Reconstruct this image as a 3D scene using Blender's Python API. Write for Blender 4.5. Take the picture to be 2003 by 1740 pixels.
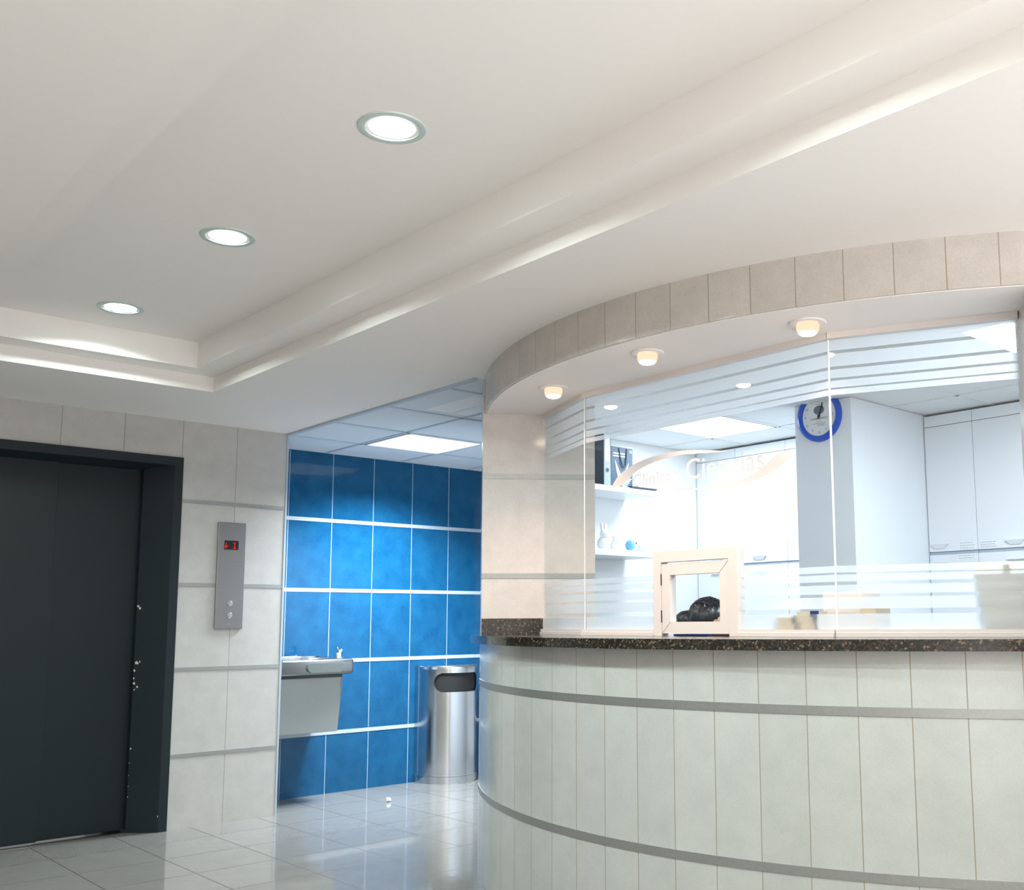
import bpy, bmesh, math, random
from math import sin, cos, pi, radians as rad
from mathutils import Vector, Matrix

for o in list(bpy.data.objects):
    bpy.data.objects.remove(o, do_unlink=True)
SC = bpy.context.scene
COL = SC.collection

# ------------------------------------------------------------------ camera
F_PX, YAW, PITCH, ROLL = 1994.706, 0.763734, 0.125559, -0.007065
CAM = Vector((-2.95153, -6.19804, 1.17744))
PPX, PPY = 1214.248, 963.301
cd = bpy.data.cameras.new('camera')
cam = bpy.data.objects.new('camera', cd); COL.objects.link(cam)
fw = Vector((sin(YAW)*cos(PITCH), cos(YAW)*cos(PITCH), sin(PITCH)))
r0 = Vector((cos(YAW), -sin(YAW), 0)); u0 = r0.cross(fw)
r1 = cos(ROLL)*r0 + sin(ROLL)*u0; u1 = -sin(ROLL)*r0 + cos(ROLL)*u0
cam.matrix_world = Matrix(((r1.x, u1.x, -fw.x, CAM.x), (r1.y, u1.y, -fw.y, CAM.y), (r1.z, u1.z, -fw.z, CAM.z), (0, 0, 0, 1)))
cd.sensor_fit = 'HORIZONTAL'; cd.sensor_width = 36
cd.lens = F_PX/2003*36
cd.shift_x = (1001.5-PPX)/2003; cd.shift_y = (PPY-870)/2003
cd.clip_start = 0.05; cd.clip_end = 60
SC.camera = cam

# ------------------------------------------------------------------ world, exposure, lamp strengths
w = bpy.data.worlds.new('world'); SC.world = w; w.use_nodes = True
bg = w.node_tree.nodes['Background']
# added surround light, strong from below to lift the ceiling, softer above
wt_ = w.node_tree; tc_ = wt_.nodes.new('ShaderNodeTexCoord'); sx_ = wt_.nodes.new('ShaderNodeSeparateXYZ')
mr_ = wt_.nodes.new('ShaderNodeMapRange'); wt_.links.new(tc_.outputs['Generated'], sx_.inputs[0]); wt_.links.new(sx_.outputs[2], mr_.inputs[0])
for i_, v_ in ((1, -.32), (2, -.10), (3, 6.0), (4, .82)): mr_.inputs[i_].default_value = v_
bg.inputs[0].default_value = (1.0, 0.975, 0.95, 1); wt_.links.new(mr_.outputs[0], bg.inputs[1])
SC.view_settings.view_transform = 'Standard'; SC.view_settings.look = 'None'
SC.view_settings.exposure = 0.0; SC.view_settings.gamma = 1.0
SC.view_settings.use_curve_mapping = False
P_TRAY, P_SPOT, P_TROFFER, P_OFFICE = 20.0, 38.0, 112.0, 22.0
C_TRAY, C_SPOT, C_TROFFER, C_OFFICE = (0.86, 1.0, 0.96), (1.0, 0.66, 0.49), (0.8, 0.91, 1.0), (0.74, 0.87, 1.0)

# ------------------------------------------------------------------ materials
def nodes_of(name):
    m = bpy.data.materials.new(name); m.use_nodes = True
    nt = m.node_tree
    return m, nt, nt.nodes['Principled BSDF'], nt.nodes['Material Output']
def mathn(nt, op, a, b=None, c=None):
    n = nt.nodes.new('ShaderNodeMath'); n.operation = op
    for i, v in enumerate((a, b, c)):
        if v is None: continue
        if isinstance(v, (int, float)): n.inputs[i].default_value = v
        else: nt.links.new(v, n.inputs[i])
    return n.outputs[0]
def mixc(nt, fac, a, b):
    n = nt.nodes.new('ShaderNodeMix'); n.data_type = 'RGBA'
    if isinstance(fac, (int, float)): n.inputs[0].default_value = fac
    else: nt.links.new(fac, n.inputs[0])
    for i, v in ((6, a), (7, b)):
        if isinstance(v, tuple): n.inputs[i].default_value = (*v[:3], 1)
        else: nt.links.new(v, n.inputs[i])
    return n.outputs[2]
def noise(nt, scale, detail=3, coord='Object', rough=.55, stretch=None):
    t = nt.nodes.new('ShaderNodeTexCoord'); n = nt.nodes.new('ShaderNodeTexNoise')
    n.inputs['Scale'].default_value = scale; n.inputs['Detail'].default_value = detail; n.inputs['Roughness'].default_value = rough
    src = t.outputs[coord]
    if stretch:
        mp = nt.nodes.new('ShaderNodeMapping'); mp.inputs['Scale'].default_value = stretch
        nt.links.new(src, mp.inputs[0]); src = mp.outputs[0]
    nt.links.new(src, n.inputs['Vector'])
    return n.outputs[0]
def ramp(nt, src, p0, p1):
    n = nt.nodes.new('ShaderNodeMapRange'); n.inputs[1].default_value = p0; n.inputs[2].default_value = p1
    nt.links.new(src, n.inputs[0]); return n.outputs[0]
def bump(nt, bs, h, strength, dist=.002):
    n = nt.nodes.new('ShaderNodeBump'); n.inputs['Strength'].default_value = strength; n.inputs['Distance'].default_value = dist
    nt.links.new(h, n.inputs['Height']); nt.links.new(n.outputs[0], bs.inputs['Normal'])
def simple(name, col, rough=.5, metal=0, spec=.5, var=.04, vscale=30, bmp=0, coat=0):
    m, nt, b, o = nodes_of(name)
    n = noise(nt, vscale)
    c2 = tuple(max(0, c*(1-var*2)) for c in col)
    nt.links.new(mixc(nt, n, tuple(min(1, c*(1+var)) for c in col), c2), b.inputs['Base Color'])
    b.inputs['Roughness'].default_value = rough; b.inputs['Metallic'].default_value = metal
    b.inputs['Specular IOR Level'].default_value = spec
    if coat: b.inputs['Coat Weight'].default_value = coat; b.inputs['Coat Roughness'].default_value = .08
    if bmp: bump(nt, b, n, bmp)
    return m
def tile(name, col, col2, grout, width, u0, groutw=.004, rough=.16, wave=.12, speck=(0.55, 0.75), row=None, v0=0, coat=0, spec=.5):
    """glazed tiles on the mesh's UV (metres): vertical joints every width, optional rows"""
    m, nt, b, o = nodes_of(name)
    uv = nt.nodes.new('ShaderNodeTexCoord'); sp = nt.nodes.new('ShaderNodeSeparateXYZ')
    nt.links.new(uv.outputs['UV'], sp.inputs[0])
    def joint(src, off, per, gw):
        f = mathn(nt, 'FRACT', mathn(nt, 'DIVIDE', mathn(nt, 'SUBTRACT', src, off), per))
        d = mathn(nt, 'MULTIPLY', mathn(nt, 'MINIMUM', f, mathn(nt, 'SUBTRACT', 1.0, f)), per)
        return mathn(nt, 'LESS_THAN', d, gw/2), mathn(nt, 'FLOOR', mathn(nt, 'DIVIDE', mathn(nt, 'SUBTRACT', src, off), per))
    g, idx = joint(sp.outputs[0], u0, width, groutw)
    cell = idx
    if row:
        g2, idy = joint(sp.outputs[1], v0, row, groutw)
        g = mathn(nt, 'MAXIMUM', g, g2)
        cell = mathn(nt, 'ADD', idx, mathn(nt, 'MULTIPLY', idy, 17.3))
    wn = nt.nodes.new('ShaderNodeTexWhiteNoise'); wn.noise_dimensions = '1D'; nt.links.new(cell, wn.inputs['W'])
    big = noise(nt, 9, 4, rough=.62)
    fine = noise(nt, 140, 3, rough=.7)
    f = mathn(nt, 'ADD', mathn(nt, 'MULTIPLY', ramp(nt, big, .35, .7), .55), mathn(nt, 'MULTIPLY', ramp(nt, fine, .4, .75), .45))
    c = mixc(nt, f, col, col2)
    hsv = nt.nodes.new('ShaderNodeHueSaturation'); nt.links.new(c, hsv.inputs['Color'])
    nt.links.new(mathn(nt, 'ADD', .975, mathn(nt, 'MULTIPLY', wn.outputs['Value'], .05)), hsv.inputs['Value'])
    nt.links.new(mixc(nt, g, hsv.outputs[0], grout), b.inputs['Base Color'])
    nt.links.new(mathn(nt, 'ADD', rough, mathn(nt, 'MULTIPLY', g, .5)), b.inputs['Roughness'])
    h = mathn(nt, 'SUBTRACT', mathn(nt, 'MULTIPLY', noise(nt, 14, 2), wave), mathn(nt, 'MULTIPLY', g, .5))
    bump(nt, b, h, .5, .004)
    b.inputs['Specular IOR Level'].default_value = spec
    return m
def emit(name, col, strength):
    m, nt, b, o = nodes_of(name)
    e = nt.nodes.new('ShaderNodeEmission'); e.inputs[0].default_value = (*col, 1); e.inputs[1].default_value = strength
    nt.nodes.remove(b); nt.links.new(e.outputs[0], o.inputs[0]); return m
def steel(name, col, rough, stretch=(160, 160, 2)):
    m, nt, b, o = nodes_of(name)
    n = noise(nt, 1, 3, stretch=stretch)
    nt.links.new(mixc(nt, n, tuple(c*1.05 for c in col), tuple(c*.88 for c in col)), b.inputs['Base Color'])
    b.inputs['Metallic'].default_value = 1; b.inputs['Roughness'].default_value = rough
    bump(nt, b, n, .12, .0008); return m
def glass_mat():
    m, nt, b, o = nodes_of('clear glass'); nt.nodes.remove(b)
    t = nt.nodes.new('ShaderNodeBsdfTransparent'); t.inputs[0].default_value = (.975, .99, .985, 1)
    g = nt.nodes.new('ShaderNodeBsdfGlossy'); g.inputs['Roughness'].default_value = .0
    f = nt.nodes.new('ShaderNodeFresnel'); f.inputs[0].default_value = 1.45
    geo = nt.nodes.new('ShaderNodeNewGeometry')
    fac = mathn(nt, 'MULTIPLY', f.outputs[0], mathn(nt, 'SUBTRACT', 1.0, geo.outputs['Backfacing']))
    mx = nt.nodes.new('ShaderNodeMixShader')
    nt.links.new(fac, mx.inputs[0]); nt.links.new(t.outputs[0], mx.inputs[1]); nt.links.new(g.outputs[0], mx.inputs[2])
    nt.links.new(mx.outputs[0], o.inputs[0]); return m
def film_mat(name, col, clear, diff):
    m, nt, b, o = nodes_of(name); nt.nodes.remove(b)
    t = nt.nodes.new('ShaderNodeBsdfTransparent'); tl = nt.nodes.new('ShaderNodeBsdfTranslucent'); d = nt.nodes.new('ShaderNodeBsdfDiffuse')
    n = noise(nt, 60)
    c = mixc(nt, n, col, tuple(x*.96 for x in col))
    nt.links.new(c, tl.inputs[0]); nt.links.new(c, d.inputs[0])
    m1 = nt.nodes.new('ShaderNodeMixShader'); m1.inputs[0].default_value = diff
    nt.links.new(tl.outputs[0], m1.inputs[1]); nt.links.new(d.outputs[0], m1.inputs[2])
    m2 = nt.nodes.new('ShaderNodeMixShader'); m2.inputs[0].default_value = clear
    nt.links.new(m1.outputs[0], m2.inputs[1]); nt.links.new(t.outputs[0], m2.inputs[2])
    nt.links.new(m2.outputs[0], o.inputs[0]); return m
def granite_mat():
    m, nt, b, o = nodes_of('dark brown granite')
    t = nt.nodes.new('ShaderNodeTexCoord')
    v = nt.nodes.new('ShaderNodeTexVoronoi'); v.inputs['Scale'].default_value = 150
    nt.links.new(t.outputs['Object'], v.inputs['Vector'])
    n = noise(nt, 130, 5, rough=.7)
    sep = nt.nodes.new('ShaderNodeSeparateColor'); nt.links.new(v.outputs['Color'], sep.inputs[0])
    a = mixc(nt, ramp(nt, sep.outputs[0], .45, .8), (.008, .009, .007), (.035, .030, .022))
    a = mixc(nt, mathn(nt, 'GREATER_THAN', sep.outputs[1], .90), a, (.15, .10, .065))
    a = mixc(nt, ramp(nt, n, .58, .72), a, (.20, .10, .045))
    nt.links.new(a, b.inputs['Base Color']); b.inputs['Roughness'].default_value = .12
    return m

M = {}
M['plaster'] = simple('painted plaster', (.865, .83, .80), .75, var=.012, vscale=40, bmp=.03)
M['soffit'] = simple('plaster with warm glow painted in', (.90, .86, .84), .7, var=.008)  # plaster made paler and pinker to carry the spots' warm glow
M['white'] = simple('white paint', (.84, .84, .83), .5, var=.01)
CREAM, CREAM2, GR = (.55, .53, .505), (.435, .42, .40), (.33, .28, .21)
M['tile_wall'] = tile('cream wall tile', CREAM, CREAM2, (.25, .22, .19), 1/3, 0, .003, rough=.3, wave=.04)
M['tile_base'] = tile('cream desk tile', (.53, .54, .52), (.45, .46, .445), GR, 1/6, 0, .0035, rough=.17, wave=.25)
M['tile_fascia'] = tile('cream fascia tile', (.60, .555, .515), (.47, .43, .395), GR, 1/6, 0, .0035, rough=.15, wave=.25)
M['tile_pillar'] = tile('cream pillar tile', (.71, .66, .63), (.57, .525, .50), GR, 2.0, -1, .003, rough=.14, wave=.25)
M['tile_blue'] = tile('blue wall tile', (.010, .102, .222), (.002, .050, .135), (.36, .47, .56), 1/3, .272, .0045, rough=.06, wave=.38, spec=.28)
M['floor'] = tile('beige floor tile', (.22, .21, .195), (.18, .172, .158), (.05, .045, .04), .41, -.11, .005, rough=.07, wave=.05, row=.41, v0=-.32)
M['strip'] = simple('brushed aluminium strip', (.42, .43, .42), .38, metal=.75, var=.08, vscale=90)
M['strip_white'] = simple('white tile strip', (.42, .48, .54), .3)
M['door'] = simple('charcoal painted steel', (.009, .016, .019), .4, spec=.3, var=.08, vscale=120)
M['frame'] = simple('charcoal frame paint', (.013, .021, .026), .42, spec=.3, var=.08, vscale=120)
M['black'] = simple('black plastic', (.008, .008, .009), .35)
M['chip'] = simple('chipped cream primer', (.62, .60, .48), .7)
M['panel'] = steel('brushed panel steel', (.33, .33, .335), .38, (3, 3, 200))
M['steel'] = steel('brushed steel', (.60, .62, .64), .2)
M['steel_soft'] = steel('satin steel', (.23, .245, .25), .28, (2, 2, 160))
M['steel_grey'] = simple('grey vinyl clad steel', (.30, .32, .31), .45, var=.1, vscale=300)
M['bar_grey'] = simple('dark grey push bar', (.13, .145, .14), .4)
M['chrome'] = simple('chrome', (.8, .8, .8), .1, metal=1)
M['red'] = emit('red led segments', (1, .015, .015), 1.1)
M['granite'] = granite_mat()
M['glass'] = glass_mat()
M['film'] = film_mat('frosted film', (.90, .91, .935), .34, .2)
M['logo'] = film_mat('white cut vinyl', (.68, .675, .69), .10, .85)
M['pvc'] = simple('cream window profile', (.74, .685, .665), .35, var=.01)
M['melamine'] = simple('white melamine', (.83, .85, .88), .35, var=.01)
M['column'] = simple('column grey paint', (.86, .885, .92), .5, var=.01)
M['bluep'] = simple('blue plastic', (.002, .085, .58), .3)
M['paper'] = simple('white paper', (.86, .87, .88), .7, var=.01)
M['ink'] = simple('dark ink', (.03, .035, .05), .6)
M['greyink'] = simple('grey ink', (.16, .2, .26), .6)
M['card'] = simple('beige carton', (.66, .56, .43), .65)
M['cardgrey'] = simple('grey carton print', (.25, .23, .22), .6)
M['navy'] = simple('navy print', (.01, .03, .16), .5)
M['acoustic'] = simple('acoustic ceiling tile', (.70, .75, .80), .8, var=.02, vscale=200)
M['acoustic_white'] = simple('white ceiling tile', (.88, .89, .90), .8, var=.02, vscale=200)
M['tbar'] = simple('ceiling grid metal', (.50, .56, .64), .4)
M['lens_cool'] = emit('cool lamp lens', (.84, 1, .97), 18.0)
M['collar_glow'] = emit('warm glow on spot collar', (1, .68, .47), 1.25)  # collar of the spotlight made to glow, standing in for light falling on it
M['ring'] = simple('pale green-grey enamel', (.52, .60, .57), .4)
M['lens_warm'] = emit('warm lamp lens', (1, .8, .6), 30.0)
M['troffer_lens'] = emit('fluorescent diffuser', (.9, .96, 1), 6.0)
M['office_lens'] = emit('office diffuser', (.93, .97, 1), 5.0)
M['skin'] = simple('skin', (.55, .33, .23), .5)
M['hair'] = simple('black hair', (.008, .010, .018), .34, var=.3, vscale=80, spec=.5)
M['cloth'] = simple('blue work blouse', (.10, .20, .42), .8)
M['trouser'] = simple('dark trousers', (.03, .035, .05), .8)
M['greyboard'] = simple('grey board', (.72, .72, .71), .6, var=.03, vscale=50)
M['tan'] = simple('tan clip', (.62, .55, .40), .5)
M['slateblue'] = simple('slate binder cloth', (.055, .085, .115), .55)
M['greyspine'] = simple('grey spine', (.40, .47, .56), .55)
M['brown'] = simple('brown folder', (.10, .03, .025), .6)
M['toyblue'] = simple('light blue glaze', (.15, .45, .75), .3)
M['toygreen'] = simple('pale green glaze', (.45, .75, .6), .3)
M['pink'] = simple('pale pink glaze', (.78, .66, .74), .4)
M['rubber'] = simple('dark rubber', (.007, .007, .007), .7)

# ------------------------------------------------------------------ geometry helpers
def new_bm(): return bmesh.new()
def box(bm, x0, x1, y0, y1, z0, z1):
    v = [bm.verts.new(p) for p in ((x0,y0,z0),(x1,y0,z0),(x1,y1,z0),(x0,y1,z0),(x0,y0,z1),(x1,y0,z1),(x1,y1,z1),(x0,y1,z1))]
    for f in ((3,2,1,0),(4,5,6,7),(0,1,5,4),(1,2,6,5),(2,3,7,6),(3,0,4,7)):
        bm.faces.new([v[i] for i in f])
    return v
def boxb(*a, bevel=0, seg=2):
    bm = new_bm(); box(bm, *a)
    if bevel: bmesh.ops.bevel(bm, geom=bm.edges[:], offset=bevel, segments=seg, affect='EDGES', profile=.5)
    return bm
def prism(bm, poly, z0, z1):
    a = [bm.verts.new((x, y, z0)) for x, y in poly]; b = [bm.verts.new((x, y, z1)) for x, y in poly]
    n = len(poly)
    bm.faces.new(a[::-1]); bm.faces.new(b)
    for i in range(n): bm.faces.new((a[i], a[(i+1) % n], b[(i+1) % n], b[i]))
def obox(bm, M4, sx, sy, sz):
    """box of half sizes in frame M4"""
    vs = box(bm, -sx, sx, -sy, sy, -sz, sz)
    for v in vs: v.co = M4 @ v.co
    return vs
def lathe(bm, prof, M4=Matrix(), n=32, a0=0, a1=2*pi):
    full = abs(a1-a0-2*pi) < 1e-6
    rings = []
    m = n if full else n+1
    for r, z in prof:
        if r < 1e-6: rings.append([bm.verts.new(M4 @ Vector((0, 0, z)))]); continue
        rings.append([bm.verts.new(M4 @ Vector((r*cos(a0+(a1-a0)*i/n), r*sin(a0+(a1-a0)*i/n), z))) for i in range(m)])
    for p, q in zip(rings, rings[1:]):
        for i in range(n):
            j = (i+1) % m
            a = p[i % len(p)] if len(p) > 1 else p[0]; b = p[j] if len(p) > 1 else p[0]
            c = q[j] if len(q) > 1 else q[0]; d = q[i % len(q)] if len(q) > 1 else q[0]
            vs = []
            for v in (a, b, c, d):
                if v not in vs: vs.append(v)
            if len(vs) > 2:
                try: bm.faces.new(vs)
                except ValueError: pass
def tube(bm, pts, r, n=8, taper=None):
    pts = [Vector(p) for p in pts]; rings = []
    for i, p in enumerate(pts):
        t = (pts[min(i+1, len(pts)-1)]-pts[max(i-1, 0)]).normalized()
        up = Vector((0, 0, 1)) if abs(t.z) < .9 else Vector((1, 0, 0))
        a = t.cross(up).normalized(); b = t.cross(a)
        rr = r if not taper else taper[i]
        rings.append([bm.verts.new(p+a*rr*cos(2*pi*k/n)+b*rr*sin(2*pi*k/n)) for k in range(n)])
    for p, q in zip(rings, rings[1:]):
        for k in range(n): bm.faces.new((p[k], p[(k+1) % n], q[(k+1) % n], q[k]))
    bm.faces.new(rings[0][::-1]); bm.faces.new(rings[-1])
def obj(name, bm, mat, parent=None, smooth=False, uvf=None):
    bmesh.ops.recalc_face_normals(bm, faces=bm.faces[:])
    if uvf:
        lay = bm.loops.layers.uv.verify()
        for f in bm.faces:
            for l in f.loops: l[lay].uv = uvf(l.vert.co, f)
    me = bpy.data.meshes.new(name)
    off = Vector((0, 0, 0))
    if parent is not None:
        p = parent
        while p is not None: off += Vector(p.location); p = p.parent
        bmesh.ops.translate(bm, vec=-off, verts=bm.verts[:])
    bm.to_mesh(me); bm.free()
    if smooth:
        for p in me.polygons: p.use_smooth = True
        me.set_sharp_from_angle(angle=rad(35))
    me.materials.append(M[mat] if isinstance(mat, str) else mat)
    o = bpy.data.objects.new(name, me); COL.objects.link(o)
    if parent is not None: o.parent = parent
    return o
def tag(o, label, cat, group=None):
    o['label'] = label; o['category'] = cat
    if group: o['group'] = group
    return o
def thing(name, label, cat, loc, group=None):
    o = bpy.data.objects.new(name, None); COL.objects.link(o); o.location = loc; o.empty_display_size = .1
    return tag(o, label, cat, group)
def struct(name, bm, mat, label=None, uvf=None, smooth=False):
    o = obj(name, bm, mat, None, smooth, uvf); o['kind'] = 'structure'
    if label: o['label'] = label
    return o
def dup(root, loc, label, group=None):
    r = root.copy(); COL.objects.link(r); r.location = loc; r['label'] = label
    if group: r['group'] = group
    for ch in list(root.children):
        c_ = ch.copy(); COL.objects.link(c_); c_.parent = r
        for g in list(ch.children):
            d = g.copy(); COL.objects.link(d); d.parent = c_
    return r
def text_bm(s, size, M4, thick=.0004, width=None):
    """lettering as a thin mesh; text starts at the frame's origin, x along the line, y up"""
    cu = bpy.data.curves.new('t', 'FONT'); cu.body = s; cu.size = size; cu.extrude = thick/2; cu.resolution_u = 3
    to = bpy.data.objects.new('t', cu); COL.objects.link(to)
    bpy.context.view_layer.update()
    dg = bpy.context.evaluated_depsgraph_get()
    me = bpy.data.meshes.new_from_object(to.evaluated_get(dg))
    bm = new_bm(); bm.from_mesh(me)
    bpy.data.objects.remove(to); bpy.data.curves.remove(cu); bpy.data.meshes.remove(me)
    if width:
        xs = [v.co.x for v in bm.verts]; k = width/(max(xs)-min(xs)); x0 = min(xs)
        for v in bm.verts: v.co.x = (v.co.x-x0)*k
    for v in bm.verts: v.co = M4 @ v.co
    return bm
def join(bm, other):
    me = bpy.data.meshes.new('j'); other.to_mesh(me); other.free(); bm.from_mesh(me); bpy.data.meshes.remove(me)
def frame(o, x, y):
    """matrix with origin o, x axis, y axis"""
    x = Vector(x).normalized(); y = Vector(y).normalized(); z = x.cross(y)
    return Matrix(((x.x, y.x, z.x, o[0]), (x.y, y.y, z.y, o[1]), (x.z, y.z, z.z, o[2]), (0, 0, 0, 1)))
def lamp(name, kind, loc, power, col, parent, size=.1, spread=None, spot=None, blend=.5, sy=None):
    ld = bpy.data.lights.new(name, kind); ld.energy = power; ld.color = col
    if kind == 'AREA':
        ld.size = size
        if sy: ld.shape = 'RECTANGLE'; ld.size_y = sy
        else: ld.shape = 'DISK'
        if spread: ld.spread = spread
    else:
        ld.shadow_soft_size = size
        if spot: ld.spot_size = spot; ld.spot_blend = blend
    o = bpy.data.objects.new(name, ld); COL.objects.link(o); o.parent = parent
    o.location = Vector(loc)-Vector(parent.location)
    return o

# ------------------------------------------------------------------ plan constants
H = 2.4
D = .529
CX, CY = 2.0179, -3.4042
RB, RF, RT = 2.386, 2.3745, 2.4356
ZT, TH = 1.1173, .0364          # worktop top, thickness
ZF = 2.2252                     # underside of the curved bulkhead
STEP = 3.922
ZS = [1.914, 1.4149, .9166, .4177]   # tile strips
A0, A1 = 144.85, 225.0
def pol(r, a): return (CX+r*cos(rad(a)), CY+r*sin(rad(a)))
def arc(r, a0, a1, n): return [pol(r, a0+(a1-a0)*i/n) for i in range(n+1)]
G1, G2, G3, G4 = (.293, -2.249), (.117, -2.752), (.120, -4.093), (.385, -4.689)
PA = (.048, -2.065)

# ------------------------------------------------------------------ floor, hall ceiling with tray
bm = new_bm(); box(bm, -4.6, 4.2, -7.6, 1.2, -.06, 0)
struct('floor', bm, 'floor', uvf=lambda c, f: (c.x, c.y))

TX0, TX1, TY0, TY1 = -2.19, -.845, -8.2, -.873
LB, ZL, ZTRAY = .14, 2.48, 2.615
bm = new_bm()
def ringbox(x0, x1, y0, y1, X0, X1, Y0, Y1, z0, z1):
    """slab between outer rectangle X,Y and inner opening x,y"""
    box(bm, X0, x0, Y0, Y1, z0, z1); box(bm, x1, X1, Y0, Y1, z0, z1)
    box(bm, x0, x1, Y0, y0, z0, z1); box(bm, x0, x1, y1, Y1, z0, z1)
ringbox(TX0, TX1, TY0, TY1, -4.6, 0.0, -9.0, 0.35, H, ZL)
box(bm, 0.0, .60, -9.0, -4.75, H, ZL); box(bm, 0.0, .112, -4.75, -2.068, H, ZL)
ringbox(TX0+LB, TX1-LB, TY0+LB, TY1-LB, -4.6, 0.3, -9.0, 0.35, ZL, ZTRAY)
box(bm, -4.6, .3, -9.0, .35, ZTRAY, ZTRAY+.1)
struct('ceiling', bm, 'plaster', 'white plaster hall ceiling with a stepped tray')

# hall left side wall (outside the frame, closes the room)
bm = new_bm(); box(bm, -4.75, -4.6, -9.0, .35, 0, 2.8)
struct('wall_left', bm, 'plaster')

# ------------------------------------------------------------------ elevator wall
DX0, DX1, DZ = -1.86, -.66, 2.172    # outside edges of the door frame
bm = new_bm()
box(bm, -4.6, DX0+.004, 0, .35, 0, H); box(bm, DX1-.004, 0, 0, .35, 0, H); box(bm, DX0+.004, DX1-.004, 0, .35, DZ-.004, H)
struct('wall_back', bm, 'tile_wall', 'cream tiled wall around the elevator door', uvf=lambda c, f: (c.x, c.z))
bm = new_bm(); box(bm, -.007, .006, -.004, .352, 0, H)
struct('trim_1', bm, 'strip_white', 'white corner trim at the end of the elevator wall')
k = 2
for z in ZS:
    for x0, x1 in ((-4.6, DX0), (DX1, -.008)):
        bm = new_bm(); box(bm, x0, x1, -.003, .004, z-.013, z+.010)
        o = struct('trim_%d' % k, bm, 'strip'); k += 1
# elevator door
dr = bpy.data.objects.new('door_1', None); COL.objects.link(dr); dr.location = ((DX0+DX1)/2, .15, 0)
dr['kind'] = 'structure'; dr['label'] = 'charcoal sliding elevator door in a splayed steel frame'; dr['category'] = 'elevator door'
bm = new_bm()
for s, xo in ((1, DX1), (-1, DX0)):
    poly = [(xo, -.012), (xo-s*.05, -.012), (xo-s*.185, .11), (xo-s*.185, .2), (xo, .2)]
    prism(bm, poly if s > 0 else poly[::-1], 0, DZ-.0521)
prof = [(-.012, DZ), (-.012, DZ-.052), (.11, DZ-.075), (.2, DZ-.075), (.2, DZ)]
a = [bm.verts.new((DX0, y, z)) for y, z in prof]; b = [bm.verts.new((DX1, y, z)) for y, z in prof]
bm.faces.new(a); bm.faces.new(b[::-1])
for i in range(5): bm.faces.new((a[i], b[i], b[(i+1) % 5], a[(i+1) % 5]))
obj('frame', bm, 'frame', dr)
for x0, x1, y0 in ((-1.78, -1.295, .135), (-1.305, -.72, .158)):
    obj('door_panel', boxb(x0, x1, y0, y0+.02, .012, DZ-.05, bevel=.003), 'door', dr)
bm = new_bm(); box(bm, DX0+.19, DX1-.19, .12, .2, .0005, .004)
obj('sill', bm, 'black', dr)
random.seed(3)
bm = new_bm()
def chip(x, y, z, s):
    n = 7; vs = []
    # small flake of missing paint on the splayed jamb face
    d = Vector((-.135, .122, 0)).normalized(); nrm = Vector((-.122, -.135, 0)).normalized()
    o_ = Vector((x, y, z))
    for i in range(n):
        r = s*random.uniform(.45, 1); a_ = 2*pi*i/n
        vs.append(o_+d*r*cos(a_)*.8+Vector((0, 0, 1))*r*sin(a_)+nrm*.0008)
    top = [bm.verts.new(v) for v in vs]; bot = [bm.verts.new(v-nrm*.0012) for v in vs]
    bm.faces.new(top); bm.faces.new(bot[::-1])
    for i in range(n): bm.faces.new((top[i], bot[i], bot[(i+1) % n], top[(i+1) % n]))
for t, z, s in ((.96, 1.285, .012), (.90, 1.275, .010), (.93, .96, .012), (.82, .965, .008), (.88, .955, .008), (.97, .915, .009), (.98, .87, .008),
                (.97, .84, .009), (.86, .82, .008), (.95, .805, .006), (.97, .47, .008), (.985, .39, .004), (.985, .32, .004), (.985, .26, .004), (.985, .2, .004), (.02, .09, .006)):
    chip(-.71-.135*t, -.012+.122*t, z, s)
obj('paint_chips', bm, 'chip', dr)

# elevator call panel
cp = thing('elevator_call_panel', 'tall brushed steel elevator call panel with red floor display', 'call panel', (-.35, 0, 1.15))
obj('plate', boxb(-.435, -.262, -.016, 0.0, 1.150, 1.800, bevel=.003), 'panel', cp)
dsp = obj('display', boxb(-.395, -.307, -.018, -.0155, 1.632, 1.688), 'black', cp); dsp['label'] = 'black display window with red digits'
bm = new_bm()
box(bm, -.388, -.384, -.0188, -.0178, 1.640, 1.676)
for sx in (-1, 1):
    M4 = frame((-.386+sx*.007, -.0183, 1.650), (sx*.6, 0, .8), (-sx*.8, 0, .6)); obox(bm, M4, .010, .0018, .0005)
obj('arrow', bm, 'red', dsp); bm = new_bm()
box(bm, -.334, -.329, -.0188, -.0178, 1.640, 1.678); box(bm, -.341, -.322, -.0188, -.0178, 1.638, 1.642); box(bm, -.340, -.334, -.0188, -.0178, 1.670, 1.674)
obj('digit', bm, 'red', dsp)
for z in (1.303, 1.232):
    bm = new_bm(); Mb = frame((-.345, -.016, z), (1, 0, 0), (0, 0, 1))
    lathe(bm, [(0, .007), (.010, .007), (.0115, .005), (.0115, .004), (.015, .004), (.017, .002), (.017, 0), (0, 0)], Mb, 20)
    obj('button', bm, 'chrome', cp, True)
for z in (1.775, 1.178):
    bm = new_bm(); lathe(bm, [(0, .003), (.003, .0025), (.005, 0), (0, 0)], frame((-.348, -.016, z), (1, 0, 0), (0, 0, 1)), 12)
    obj('screw', bm, 'chrome', cp, True)

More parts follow.
